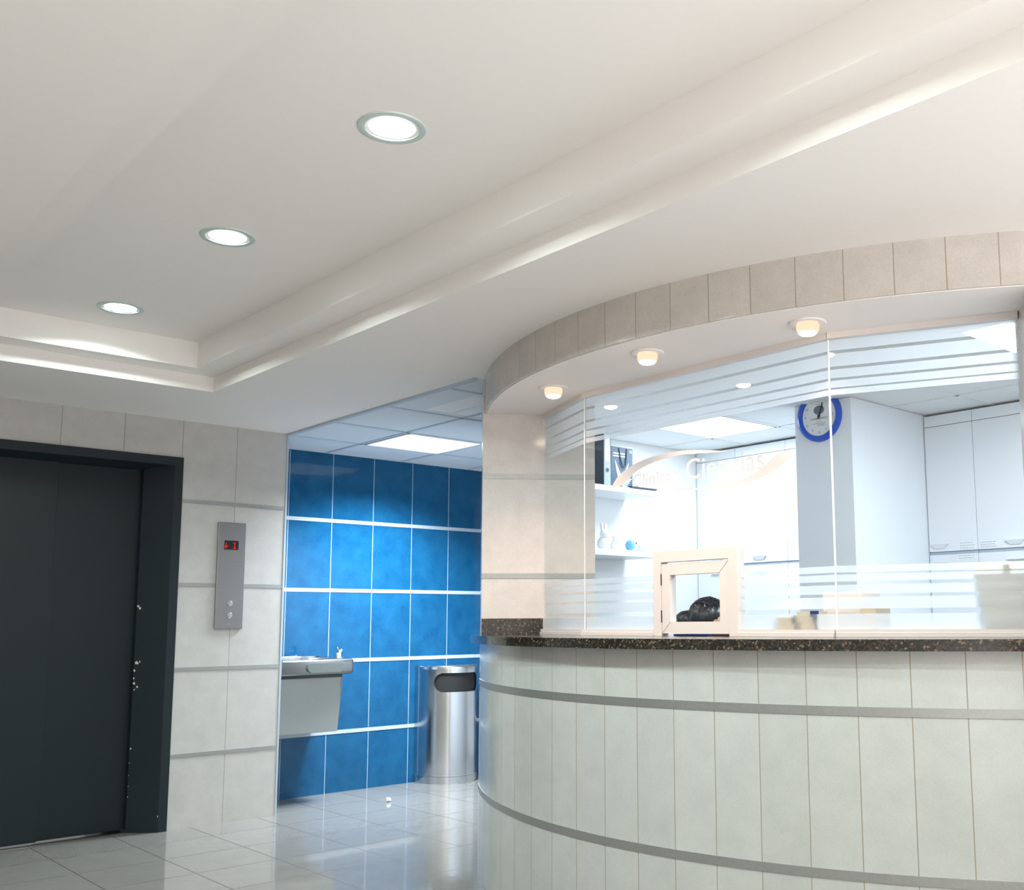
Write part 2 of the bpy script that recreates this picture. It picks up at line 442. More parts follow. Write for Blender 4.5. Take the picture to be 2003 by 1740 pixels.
# ------------------------------------------------------------------ blue alcove wall and corridor ceiling
bm = new_bm(); box(bm, -.9, 3.2, D, D+.12, 0, H)
struct('wall_corridor', bm, 'tile_blue', 'blue tiled corridor wall', uvf=lambda c, f: (c.x, c.z))
bm = new_bm(); box(bm, 3.2, 3.3, -1.12, D+.12, 0, H+.05); struct('wall_light_block', bm, 'white')  # unseen wall added to keep stray outside light out of the corridor
bm = new_bm(); box(bm, -.9, -.78, .35, D, 0, H)
struct('wall_recess', bm, 'tile_blue', uvf=lambda c, f: (c.x, c.z))
for z in ZS:
    bm = new_bm(); box(bm, -.78, 3.2, D-.003, D+.004, z-.015, z+.011)
    struct('trim_%d' % k, bm, 'strip_white'); k += 1
TRX = (.56, 1.17); TRY = (-.545, .035)
bm = new_bm()
box(bm, -.9, TRX[0], .35, D, H+.004, H+.05); box(bm, 0.0, TRX[0], -3.0, .35, H+.004, H+.05)
box(bm, TRX[1], 3.2, -1.10, D, H+.004, H+.05)
box(bm, TRX[0], TRX[1], -1.3, TRY[0], H+.004, H+.05); box(bm, TRX[0], TRX[1], TRY[1], D, H+.004, H+.05)
struct('ceiling_corridor', bm, 'acoustic', 'suspended corridor ceiling of pale blue-white square tiles')
bm = new_bm()
box(bm, -.012, .016, -2.06, D, H-.012, H+.01)
for x in (.548, 1.17, 1.78, 2.39, 3.0): box(bm, x-.011, x+.011, -1.9 if x < 1 else -1.09, D, H-.001, H+.006)
for y in (.035, -.545, -1.165, -1.775): box(bm, .016, .75 if y < -1 else 3.2, y-.010, y+.010, H-.001, H+.006)
box(bm, -.78, 3.2, D-.015, D, H-.002, H+.006)
struct('trim_%d' % k, bm, 'tbar', 'ceiling grid rails'); k += 1

tr = thing('louvre_ceiling_light', 'square louvred fluorescent ceiling light above the blue corridor wall', 'ceiling light', ((TRX[0]+TRX[1])/2, (TRY[0]+TRY[1])/2, H))
bm = new_bm()
x0, x1, y0, y1 = TRX[0]+.011, TRX[1]-.011, TRY[0]+.010, TRY[1]-.010
for a_ in ((x0, x0+.012, y0, y1), (x1-.012, x1, y0, y1), (x0, x1, y0, y0+.012), (x0, x1, y1-.012, y1)): box(bm, *a_, H-.004, H+.09)
obj('frame', bm, 'white', tr)
bm = new_bm()
for i in range(1, 4):
    y = y0+(y1-y0)*i/4; box(bm, x0+.012, x1-.012, y-.004, y+.004, H, H+.04)
for i in range(1, 7):
    x = x0+(x1-x0)*i/7; box(bm, x-.003, x+.003, y0+.012, y1-.012, H, H+.04)
obj('louvre', bm, 'white', tr)
bm = new_bm(); box(bm, x0+.012, x1-.012, y0+.012, y1-.012, H+.075, H+.085)
obj('diffuser', bm, 'troffer_lens', tr)
lamp('lamp', 'AREA', ((x0+x1)/2, (y0+y1)/2, H-.003), P_TROFFER, C_TROFFER, tr, x1-x0-.04, rad(130), sy=y1-y0-.04)

# ------------------------------------------------------------------ tray downlights
def downlight(loc, label):
    t = thing('recessed_downlight', label, 'ceiling light', loc, 'round downlights in the ceiling tray')
    X, Y, Z = loc
    bm = new_bm(); T = Matrix.Translation(loc)
    lathe(bm, [(.078, .0), (.078, -.004), (.088, -.006), (.097, -.004), (.099, 0), (.078, 0)], T, 48)
    obj('trim_ring', bm, 'ring', t, True)
    bm = new_bm(); lathe(bm, [(.078, -.002), (.070, .035), (.0, .04), (0, .042), (.072, .037), (.08, -.001)], T, 40)
    obj('reflector', bm, 'chrome', t, True)
    bm = new_bm()
    for sx in (-1, 1):   # two lamp tubes behind a flat lens
        lathe(bm, [(0, -.001), (.066, -.001), (.066, .003), (0, .003)], T, 40) if sx < 0 else None
    obj('lens', bm, 'lens_cool', t, True)
    lamp('lamp', 'AREA', (X, Y, Z-.008), P_TRAY, C_TRAY, t, .13, rad(152))
    return t
for i, (y, lab) in enumerate(((-1.36, 'farthest round downlight in the ceiling tray, above the elevator'), (-2.54, 'middle one of the three round downlights in the ceiling tray'),
                 (-3.70, 'nearest and largest-looking round downlight in the ceiling tray'), (-4.88, 'round tray downlight nearer the viewer than the three in view'),
                 (-6.06, 'round tray downlight above the viewer'))):
    if i == 0: DL = downlight((-1.475, y, ZTRAY), lab)
    else: dup(DL, (-1.475, y, ZTRAY), lab)

# ------------------------------------------------------------------ drinking fountain
FX0, FX1, FY = .035, .562, .075
df = thing('drinking_fountain', 'wall-mounted steel drinking fountain on the blue tiles', 'drinking fountain', (.3, D, .46))
bm = boxb(FX0, FX1, FY, D-.001, .842, .945, bevel=.022, seg=4)
bs = obj('basin', bm, 'steel_soft', df, True)
bm = new_bm()
lathe(bm, [(.155, .003), (.16, .012), (.166, .010), (.167, -.004), (.158, .0), (.12, -.018), (0, -.022), (0, -.024), (.15, -.006), (.155, .0)], Matrix.Translation((.255, .27, .9455)) @ Matrix.Diagonal((1.25, 1.0, 1, 1)), 48)
obj('bowl', bm, 'steel', bs, True)
bm = boxb(.212, .484, FY-.012, FY+.004, .858, .922, bevel=.006)
# rounded ends
bm.free(); bm = new_bm()
pts = []
for i in range(13): pts.append((.452+.031*sin(pi*i/12), .890+.031*cos(pi*i/12)))
for i in range(13): pts.append((.244-.031*sin(pi*i/12), .890-.031*cos(pi*i/12)))
a = [bm.verts.new((x, FY-.013, z)) for x, z in pts]; b = [bm.verts.new((x, FY+.002, z)) for x, z in pts]
bm.faces.new(a); bm.faces.new(b[::-1])
for i in range(len(a)): bm.faces.new((a[i], b[i], b[(i+1) % len(a)], a[(i+1) % len(a)]))
bmesh.ops.bevel(bm, geom=[e for e in bm.edges if abs(e.verts[0].co.y-FY+.013) < 1e-4 and abs(e.verts[1].co.y-FY+.013) < 1e-4], offset=.005, segments=2, affect='EDGES')
obj('push_bar', bm, 'bar_grey', bs, True)
bm = new_bm()
prof = [(FY+.045, .842), (FY+.055, .815), (FY+.10, .462), (D-.001, .462), (D-.001, .842)]
a = [bm.verts.new((.052, y, z)) for y, z in prof]; b = [bm.verts.new((.502, y, z)) for y, z in prof]
bm.faces.new(a); bm.faces.new(b[::-1])
for i in range(5): bm.faces.new((a[i], b[i], b[(i+1) % 5], a[(i+1) % 5]))
bmesh.ops.bevel(bm, geom=[e for e in bm.edges if abs(e.verts[0].co.x-e.verts[1].co.x) < 1e-4 and False] or bm.edges[:], offset=.004, segments=2, affect='EDGES')
obj('cabinet', bm, 'steel_grey', df, True)
bm = new_bm(); box(bm, .056, .498, FY+.046, FY+.06, .822, .842); obj('shade_strip', bm, 'black', df)  # black strip standing in for the shade under the basin
bm = new_bm()
Tb = Matrix.Translation((.520, .205, .944))
lathe(bm, [(0, 0), (.022, 0), (.022, .006), (.014, .012), (.012, .03), (0, .03)], Tb, 20)
tube(bm, [(.520, .205, .965), (.518, .205, .99), (.508, .205, 1.005), (.495, .203, 1.022)], .008, 10)
bb = obj('bubbler', bm, 'chrome', df, True)
bm = new_bm()
tube(bm, [(.500, .185, .955), (.515, .19, .985), (.530, .2, 1.0)], .006, 8); lathe(bm, [(0, 0), (.014, 0), (.014, .03), (.008, .034), (0, .034)], Matrix.Translation((.502, .19, .945)), 14)
obj('nozzle_guard', bm, 'tan', bb, True)

# ------------------------------------------------------------------ half-round bin
BX, BW, BD, BH = 1.568, .244, .30, .857
tb = thing('half_round_trash_can', 'half-round brushed steel trash can standing against the blue wall', 'trash can', (BX, D-.15, 0))
def half(r, a_): return (BX-(BW+r)*cos(a_), D-.003-(BD+r)*sin(a_))
NS = 48
bm = new_bm()
sl0, sl1, zs0, zs1 = rad(36), rad(128), .665, .805
def bin_pt(a_, z, r=0): x, y = half(r, a_); return (x, y, z)
angs = [pi*i/NS for i in range(NS+1)]
levels = [.055, zs0, zs1, .835]
grid = [[bm.verts.new(bin_pt(a_, z)) for a_ in angs] for z in levels]
for li in range(3):
    for i in range(NS):
        if li == 1 and sl0 < (angs[i]+angs[i+1])/2 < sl1: continue
        bm.faces.new((grid[li][i], grid[li][i+1], grid[li+1][i+1], grid[li+1][i]))
for li in range(3): bm.faces.new((grid[li][0], grid[li+1][0], grid[li+1][-1], grid[li][-1]))
# rounded slot end fillets
for sa, sg in ((sl0, 1), (sl1, -1)):
    i0 = min(range(NS+1), key=lambda i: abs(angs[i]-sa))
    da = .07/.29
    for zc, zb, s2 in ((zs0, zs0, 1), (zs1, zs1, -1)):
        corner = bm.verts.new(bin_pt(angs[i0], zb, .0004)); prev = None
        for q_ in range(9):
            t_ = (pi/2)*q_/8
            v = bm.verts.new(bin_pt(angs[i0]+sg*da*(1-sin(t_)), zb+s2*.07*(1-cos(t_)), .0004))
            if prev: bm.faces.new((corner, prev, v))
            prev = v
bod = obj('body', bm, 'steel', tb, True)
bm = new_bm()
for z0, z1, r in ((.0, .006, .001), (.006, .05, .006), (.052, .058, .008)):
    lo = [bm.verts.new(bin_pt(a_, z0, r)) for a_ in angs]; hi = [bm.verts.new(bin_pt(a_, z1, r)) for a_ in angs]
    for i in range(NS): bm.faces.new((lo[i], lo[i+1], hi[i+1], hi[i]))
    bm.faces.new(lo); bm.faces.new(hi[::-1]); bm.faces.new((lo[0], hi[0], hi[-1], lo[-1]))
obj('base_rim', bm, 'steel', tb, True)
bm = new_bm()
for z0, z1, r in ((.832, .850, .004), (.850, .857, .001)):
    lo = [bm.verts.new(bin_pt(a_, z0, r)) for a_ in angs]; hi = [bm.verts.new(bin_pt(a_, z1, r-.003)) for a_ in angs]
    for i in range(NS): bm.faces.new((lo[i], lo[i+1], hi[i+1], hi[i]))
    bm.faces.new(lo); bm.faces.new(hi[::-1]); bm.faces.new((lo[0], hi[0], hi[-1], lo[-1]))
obj('top_rim', bm, 'steel', tb, True)
bm = new_bm()
lo = [bm.verts.new(bin_pt(a_, .6, -.012)) for a_ in angs]; hi = [bm.verts.new(bin_pt(a_, .83, -.012)) for a_ in angs]
for i in range(NS): bm.faces.new((lo[i], lo[i+1], hi[i+1], hi[i]))
bm.faces.new(lo); bm.faces.new(hi[::-1])
fl = obj('flap', bm, 'rubber', tb, True); fl['label'] = 'dark swing flap behind the slot'

# crumpled paper on the floor
bm = new_bm(); bmesh.ops.create_icosphere(bm, subdivisions=2, radius=.016)
random.seed(5)
for v in bm.verts: v.co = v.co*random.uniform(.7, 1.15)+Vector((.747, -.086, .0125))
mz = min(v.co.z for v in bm.verts)
for v in bm.verts: v.co.z -= mz
tag(obj('paper_scrap', bm, 'paper'), 'tiny white crumpled paper scrap on the corridor floor', 'paper')

# ------------------------------------------------------------------ reception desk
def uang(c, f):
    a_ = math.degrees(math.atan2(c.y-CY, c.x-CX)) % 360
    return ((a_-180.06)/STEP/6.0, c.z)
def curved(bm, ro, ri, z0, z1, a0, a1, n=120):
    o_ = arc(ro, a0, a1, n); i_ = arc(ri, a0, a1, n)
    vo0 = [bm.verts.new((*p, z0)) for p in o_]; vo1 = [bm.verts.new((*p, z1)) for p in o_]
    vi0 = [bm.verts.new((*p, z0)) for p in i_]; vi1 = [bm.verts.new((*p, z1)) for p in i_]
    for j in range(n):
        bm.faces.new((vo0[j], vo0[j+1], vo1[j+1], vo1[j])); bm.faces.new((vi0[j+1], vi0[j], vi1[j], vi1[j+1]))
        bm.faces.new((vo1[j], vo1[j+1], vi1[j+1], vi1[j])); bm.faces.new((vo0[j+1], vo0[j], vi0[j], vi0[j+1]))
    bm.faces.new((vo0[0], vo1[0], vi1[0], vi0[0])); bm.faces.new((vo0[-1], vi0[-1], vi1[-1], vo1[-1]))
rd = thing('reception_desk', 'curved reception desk front clad in tall cream tiles', 'reception desk', (CX-RB, CY, 0))
bm = new_bm(); curved(bm, RB, RB-.10, 0, ZT-TH-.001, A0+1, A1)
obj('tiled_front', bm, 'tile_base', rd, True, uang)
for z in (.8935, .3955):
    bm = new_bm(); curved(bm, RB+.003, RB-.002, z-.014, z+.014, A0+1.0, A1)
    s = obj('metal_strip', bm, 'strip', rd, True); s['label'] = 'grey metal strip let into the tiles'
wt = thing('granite_worktop', 'dark brown speckled granite worktop along the curved reception desk', 'worktop', (CX-RT, CY, ZT-TH))
bm = new_bm(); curved(bm, RT, 1.60, ZT-TH, ZT, A0+1.0, A1)
bmesh.ops.bevel(bm, geom=[e for e in bm.edges if all(abs(math.hypot(v.co.x-CX, v.co.y-CY)-RT) < 1e-3 for v in e.verts) and abs(e.verts[0].co.z-e.verts[1].co.z) < 1e-4], offset=.004, segments=2, affect='EDGES')
obj('slab', bm, 'granite', wt, True)
dv = (Vector((*G1, 0))-Vector((*PA, 0))); dl = dv.normalized(); nv = Vector((dl.y, -dl.x, 0))
if nv.x > 0: nv = -nv     # towards the hall
bm = new_bm()
p0 = Vector((*PA, 0))+dl*.002; p1 = Vector((*G1, 0))-dl*.003
prism(bm, [(p.x, p.y) for p in (p0, p1, p1+nv*.014, p0+nv*.014)], ZT, ZT+.079)
ub = obj('upstand', bm, 'granite', wt); ub['label'] = 'low granite upstand against the tiled pillar'

# ------------------------------------------------------------------ left pillar / partition and bulkhead
Eo = Vector((*PA, 0))+dl*.565
back = -nv
poly = [PA, (Eo.x, Eo.y), (Eo.x+back.x*.12, Eo.y+back.y*.12), (.93, -1.24), (3.02, -1.24), (3.02, -1.12), (.785, -1.12), (.165, -1.895)]
bm = new_bm(); prism(bm, poly, 0, H)
uvp = lambda c, f: ((c.x-PA[0])*dl.x+(c.y-PA[1])*dl.y, c.z)
# tiled hall side, painted room side
WP = struct('wall_partition', bm, 'tile_pillar', 'cream tiled pillar at the left end of the desk', uvf=uvp)
WP.data.materials.append(M['white'])
for f in WP.data.polygons:
    if f.center.y > -1.3 and f.center.x > 1.2 or (f.center.x > .6 and f.normal.y < -.3 and f.center.y > -2.2): f.material_index = 1
for z in ZS[:2]:
    bm = new_bm(); q0 = Vector((*PA, 0)); q1 = Eo
    prism(bm, [(p.x, p.y) for p in (q0, q1, q1+nv*.003, q0+nv*.003)], z-.022, z+.004)
    struct('trim_%d' % k, bm, 'strip'); k += 1

# right pillar (just entering the frame)
R0, R1 = Vector((*pol(2.03, 218.25), 0)), Vector((*pol(RF-.004, 218.25), 0))
rdv = (R1-R0).normalized(); rn = Vector((rdv.y, -rdv.x, 0))
if rn.y > 0: rn = -rn
bm = new_bm(); prism(bm, [(p.x, p.y) for p in (R0, R1, Vector((*pol(RF-.004, A1), 0)), Vector((*pol(2.03, A1), 0)))], ZT+.002, H)
struct('wall_pillar', bm, 'tile_pillar', uvf=lambda c, f: ((c.x-R0.x)*rdv.x+(c.y-R0.y)*rdv.y, c.z))

# curved tiled bulkhead with plaster underside
bm = new_bm(); curved(bm, RF, RF-.02, ZF, H, A0+1, A1)
struct('wall_bulkhead', bm, 'tile_fascia', 'curved cream tiled bulkhead over the desk', uvf=uang, smooth=True)
inner = [G1, G2, G3, G4]
bm = new_bm()
outer = arc(RF-.012, A0+1, 218.2, 80)
up = [bm.verts.new((*p, ZF-.003)) for p in outer]; dn = [bm.verts.new((*p, ZF+.02)) for p in outer]
inn = [(.293+.12, -2.249-.09), (.117+.12, -2.752), (.120+.12, -4.093), (.385+.12, -4.689+.05)]
lo = [bm.verts.new((*p, ZF-.003)) for p in inn]; hi = [bm.verts.new((*p, ZF+.02)) for p in inn]
bm.faces.new(up+lo[::-1]); bm.faces.new(dn+hi[::-1])
ring0 = up+lo[::-1]; ring1 = dn+hi[::-1]
for i in range(len(ring0)): bm.faces.new((ring0[i], ring0[(i+1) % len(ring0)], ring1[(i+1) % len(ring0)], ring1[i]))
bmesh.ops.triangulate(bm, faces=[f for f in bm.faces if len(f.verts) > 4])
struct('ceiling_bulkhead', bm, 'soffit', 'plaster underside of the curved bulkhead')
# board closing the bulkhead on the room side
bm = new_bm()
for a_, b_ in zip(inn, inn[1:]):
    a_, b_ = Vector((*a_, 0)), Vector((*b_, 0)); d_ = (b_-a_).normalized(); n_ = Vector((-d_.y, d_.x, 0))
    prism(bm, [(p.x, p.y) for p in (a_, b_, b_+n_*.015, a_+n_*.015)], ZF, H)
struct('wall_header', bm, 'white')

# ------------------------------------------------------------------ glass screen
def seg(a_, b_):
    a_, b_ = Vector((*a_, 0)), Vector((*b_, 0)); d_ = (b_-a_).normalized(); n_ = Vector((-d_.y, d_.x, 0))
    if n_.x < 0: n_ = -n_            # n points into the office
    return a_, b_, d_, n_
SILL0, SILL1 = ZT+.0005, 1.1435
HY0, HY1, HZ = -3.198, -3.653, 1.465      # service hatch outside
# top channel
bm = new_bm()
for a_, b_ in zip(inner, inner[1:]):
    a_, b_, d_, n_ = seg(a_, b_)
    prism(bm, [(p.x, p.y) for p in (a_-n_*.012, b_-n_*.012, b_+n_*.02, a_+n_*.02)], ZF-.026, ZF-.003)
struct('trim_%d' % k, bm, 'pvc', 'cream channel holding the top of the glass screen'); k += 1
# bottom rail
sr = thing('screen_sill_rail', 'low cream rail holding the foot of the glass screen on the granite', 'rail', (.12, -3.4, SILL0))
runs = [(G1, G2), (G2, (.118, HY0)), ((.119, HY1), G3), (G3, G4)]
for a_, b_ in runs:
    a_, b_, d_, n_ = seg(a_, b_)
    bm = new_bm(); prism(bm, [(p.x, p.y) for p in (a_-n_*.022, b_-n_*.022, b_+n_*.03, a_+n_*.03)], SILL0, SILL0+.012)
    prism(bm, [(p.x, p.y) for p in (a_-n_*.018, b_-n_*.018, b_+n_*.025, a_+n_*.025)], SILL0+.0125, SILL1)
    obj('rail_length', bm, 'pvc', sr)
UP = [(2.157, 2.198), (2.097, 2.145), (2.054, 2.086), (2.018, 2.045), (1.991, 2.012)]
LOW = [(1.345, 1.369), (1.313, 1.338), (1.269, 1.301), (1.217, 1.258), (SILL1+.001, 1.199)]
def pane(a_, b_, label, hole=None, logo=False):
    A_, B_, d_, n_ = seg(a_, b_)
    g = thing('glass_screen_panel', label, 'glass screen', ((A_.x+B_.x)/2, (A_.y+B_.y)/2, SILL1), 'glass screen panels over the desk')
    L = (B_-A_).length; e = .006
    rects = [(e, L-e, SILL1, ZF-.027)]
    if hole: h0, h1, hz = hole; rects = [(e, h0, SILL1, hz), (h1, L-e, SILL1, hz), (e, L-e, hz, ZF-.027)]
    bm = new_bm()
    if hole:   # one sheet with a notch: front and back faces plus the outer edge
        h0, h1, hz = hole
        outl = [(e, SILL1), (h0, SILL1), (h0, hz), (h1, hz), (h1, SILL1), (L-e, SILL1), (L-e, ZF-.027), (e, ZF-.027)]
    else: outl = [(e, SILL1), (L-e, SILL1), (L-e, ZF-.027), (e, ZF-.027)]
    fr = [bm.verts.new(A_+d_*s+Vector((0, 0, z))) for s, z in outl]; bk = [bm.verts.new(A_+d_*s+n_*.008+Vector((0, 0, z))) for s, z in outl]
    bm.faces.new(fr); bm.faces.new(bk[::-1])
    for i in range(len(fr)): bm.faces.new((fr[i], bk[i], bk[(i+1) % len(fr)], fr[(i+1) % len(fr)]))
    obj('pane', bm, 'glass', g)
    fs = [(z0, z1, .004, L-.004) for z0, z1 in UP]
    for z0, z1 in LOW:
        if hole: fs += [(z0, z1, .004, hole[0]-.002), (z0, z1, hole[1]+.002, L-.004)]
        else: fs.append((z0, z1, .004, L-.004))
    for z0, z1, s0, s1 in fs:
        bm = new_bm()
        bm.faces.new([bm.verts.new(A_+d_*q_+n_*.0086+Vector((0, 0, z))) for q_, z in ((s0, z0), (s1, z0), (s1, z1), (s0, z1))])
        obj('frosted_band', bm, 'film', g)
    return g, A_, d_, n_
pane(G1, G2, 'narrow glass screen panel meeting the left tiled pillar')
gl = (Vector(G2)-Vector((.118, HY0))).length; g2l = (Vector(G2)-Vector((.119, HY1))).length
gB, A_, d_, n_ = pane(G2, G3, 'wide middle glass screen panel with the clinic logo and service hatch', (gl, g2l, HZ))
pane(G3, G4, 'right-hand glass screen panel between the logo panel and the right pillar')
for (gx, gy), gr in ((G2, .0022), (G3, .0038)):
    bm = new_bm(); lathe(bm, [(0, 0), (gr, 0), (gr, ZF-.027-SILL1), (0, ZF-.027-SILL1)], Matrix.Translation((gx+.003, gy, SILL1)), 12)
    sj = obj('silicone_joint', bm, 'white', gB, True)
# clinic logo: white cut vinyl on the pane
XL = .1175
def yz(bm, pts, x=XL):
    vs = [bm.verts.new((x, y, z)) for y, z in pts]; f = bm.faces.new(vs)
    bmesh.ops.triangulate(bm, faces=[f])
def smooth_poly(pts, n=6):
    out = []
    P = [Vector(p) for p in pts]
    for i in range(len(P)-1):
        p0, p1, p2, p3 = P[max(i-1, 0)], P[i], P[i+1], P[min(i+2, len(P)-1)]
        for j in range(n):
            t = j/n; out.append(.5*((2*p1)+(p2-p0)*t+(2*p0-5*p1+4*p2-p3)*t*t+(3*p1-p0-3*p2+p3)*t**3))
    out.append(P[-1]); return [tuple(o) for o in out]
Lo = [(-2.931, 1.763), (-2.962, 1.799), (-3.006, 1.828), (-3.079, 1.854), (-3.185, 1.873), (-3.299, 1.878), (-3.409, 1.874), (-3.615, 1.845)]
Li = [(-3.614, 1.843), (-3.462, 1.853), (-3.354, 1.861), (-3.242, 1.854), (-3.156, 1.840), (-3.085, 1.818), (-3.042, 1.790), (-2.995, 1.768)]
Ro = [(-3.263, 1.724), (-3.405, 1.708), (-3.561, 1.703), (-3.71, 1.708), (-3.828, 1.737), (-3.898, 1.772), (-3.933, 1.81)]
Ri = [(-3.844, 1.801), (-3.806, 1.775), (-3.759, 1.749), (-3.676, 1.725), (-3.562, 1.715), (-3.405, 1.715)]
bm = new_bm()
def strip_between(a_, b_, n=40):
    def res(pts):
        pts = smooth_poly(pts); L = [0]
        for p, q in zip(pts, pts[1:]): L.append(L[-1]+math.dist(p, q))
        out = []
        for i in range(n+1):
            s = L[-1]*i/n; j = max(i_ for i_ in range(len(L)) if L[i_] <= s+1e-9); j = min(j, len(pts)-2)
            t = (s-L[j])/max(L[j+1]-L[j], 1e-9); out.append((pts[j][0]+(pts[j+1][0]-pts[j][0])*t, pts[j][1]+(pts[j+1][1]-pts[j][1])*t))
        return out
    A2, B2 = res(a_), res(b_)
    va = [bm.verts.new((XL, *p)) for p in A2]; vb = [bm.verts.new((XL, *p)) for p in B2]
    for i in range(n): bm.faces.new((va[i], va[i+1], vb[i+1], vb[i]))
strip_between(Lo, Li[::-1]); strip_between(Ro, Ri[::-1])
yz(bm, [(-3.516, 1.728), (-3.607, 1.725), (-3.607, 1.733), (-3.516, 1.735)])
sw = obj('logo_swoosh', bm, 'logo', gB); sw['label'] = 'white swoosh outline of the logo'
sd = sw.modifiers.new('thickness', 'SOLIDIFY'); sd.thickness = .0004; sd.offset = 0
lt = obj('logo_lettering', text_bm('Clínica', .078, frame((XL-.0003, -3.070, 1.7555), (0, -1, 0), (0, 0, 1)), width=.232), 'logo', gB); lt['label'] = 'white word Clínica'
lt = obj('logo_lettering', text_bm('Ciencias', .122, frame((XL-.0003, -3.383, 1.7535), (0, -1, 0), (0, 0, 1)), width=.408), 'logo', gB); lt['label'] = 'larger white word Ciencias'
lt = obj('logo_lettering', text_bm('Las', .030, frame((XL-.0003, -3.352, 1.752), (0, 0, 1), (0, 1, 0)), width=.040), 'logo', gB); lt['label'] = 'tiny white word Las set upright'

# ------------------------------------------------------------------ service hatch
hx = .1185
sh = thing('service_hatch', 'small cream framed service hatch window set into the glass screen', 'hatch window', (hx, -3.425, SILL0))
def ringframe(y0, y1, z0, z1, wd, x0, x1, bottom=True):
    bm = new_bm()
    box(bm, x0, x1, y1, y1+wd, z0, z1); box(bm, x0, x1, y0-wd, y0, z0, z1); box(bm, x0, x1, y1+wd, y0-wd, z1-wd, z1)
    if bottom: box(bm, x0, x1, y1+wd, y0-wd, z0, z0+wd)
    return bm
bm = ringframe(HY0, HY1, SILL0, HZ, .045, hx-.013, hx+.03, False)
obj('outer_frame', bm, 'pvc', sh)
SY0, SY1, SZ0, SZ1 = HY0-.0465, HY1+.0465, 1.1275, HZ-.052
sa = obj('sash', ringframe(SY0, SY1, SZ0, SZ1, .047, hx-.010, hx+.026), 'pvc', sh)
bm = new_bm()
for (ya, za, yb, zb) in ((SY0, SZ0, SY0-.047, SZ0+.047), (SY1, SZ1, SY1+.047, SZ1-.047)):
    bm = new_bm(); L_ = math.hypot(yb-ya, zb-za); obox(bm, frame((hx-.0103, (ya+yb)/2, (za+zb)/2), (0, yb-ya, zb-za), (1, 0, 0)), L_/2, .0005, .0006); obj('mitre_joint', bm, 'cardgrey', sa)
bm = new_bm(); box(bm, hx-.002, hx+.002, SY1+.046, SY0-.046, SZ0+.046, SZ1-.046)
obj('pane', bm, 'glass', sa)
for z0, z1 in ((1.325, 1.372), (1.172, 1.222)):
    bm = new_bm(); box(bm, hx-.0135, hx-.008, HY0-.0462, HY0-.0435, z0, z1); hg = obj('hinge', bm, 'black', sh)

# ------------------------------------------------------------------ bulkhead spots
def eyeball(x, y, label):
    t = thing('eyeball_spotlight', label, 'spotlight', (x, y, ZF-.003), 'warm spotlights under the curved bulkhead')
    T = Matrix.Translation((x, y, ZF-.003))
    bm = new_bm(); lathe(bm, [(.042, -.001), (.044, -.005), (.062, -.006), (.066, -.003), (.066, 0), (.042, 0)], T, 40)
    obj('trim_ring', bm, 'white', t, True)
    bm = new_bm(); lathe(bm, [(.0, .0), (.036, .0), (.0405, -.010), (.040, -.026), (.036, -.036), (.033, -.036), (.0328, -.033), (0, -.033)], T, 36)
    obj('eyeball', bm, 'collar_glow', t, True)
    bm = new_bm(); lathe(bm, [(0, -.0335), (.0325, -.0335), (.0325, -.0385), (.026, -.044), (.014, -.0475), (0, -.0485)], T, 28)
    obj('lens', bm, 'lens_warm', t, True)
    lamp('lamp', 'SPOT', (x, y, ZF-.055), P_SPOT, C_SPOT, t, .028, spot=rad(120), blend=.7)
    return t
EB = eyeball(-.060, -2.745, 'warm eyeball spotlight under the bulkhead nearest the left pillar')
dup(EB, (-.176, -3.456, ZF-.003), 'warm eyeball spotlight at the middle of the curved bulkhead')
dup(EB, (-.045, -4.125, ZF-.003), 'warm eyeball spotlight under the bulkhead nearest the right end')

# ------------------------------------------------------------------ office behind the glass
bm = new_bm(); box(bm, 2.95, 3.05, -6.0, -1.12, 0, H); struct('wall_office_back', bm, 'white')
bm = new_bm(); box(bm, .60, 3.05, -6.1, -6.0, 0, H); struct('wall_office_right', bm, 'white')
OLX, OLY = (1.645, 2.195), (-2.27, -1.72); OL2X, OL2Y = (1.04, 1.58), (-4.71, -4.12)
bm = new_bm()
def ceil_holes(x0, x1, y0, y1, holes, z0, z1):
    xs = sorted({x0, x1, *[h[0] for h in holes], *[h[1] for h in holes]}); ys = sorted({y0, y1, *[h[2] for h in holes], *[h[3] for h in holes]})
    for xa, xb in zip(xs, xs[1:]):
        for ya, yb in zip(ys, ys[1:]):
            if any(h[0] <= xa and xb <= h[1] and h[2] <= ya and yb <= h[3] for h in holes): continue
            box(bm, xa, xb, ya, yb, z0, z1)
ceil_holes(.245, 2.95, -6.0, -1.24, [(*OLX, *OLY), (*OL2X, *OL2Y)], H+.003, H+.05)
struct('ceiling_office', bm, 'acoustic_white')
bm = new_bm()
for x in (.42, 1.03, 1.635, 2.205, 2.83): box(bm, x-.010, x+.010, -6.0, -1.24, H-.001, H+.004)
for y in (-1.71, -2.28, -2.89, -3.50, -4.11, -4.72, -5.3): box(bm, .26, 2.95, y-.010, y+.010, H-.001, H+.004)
struct('trim_%d' % k, bm, 'white'); k += 1
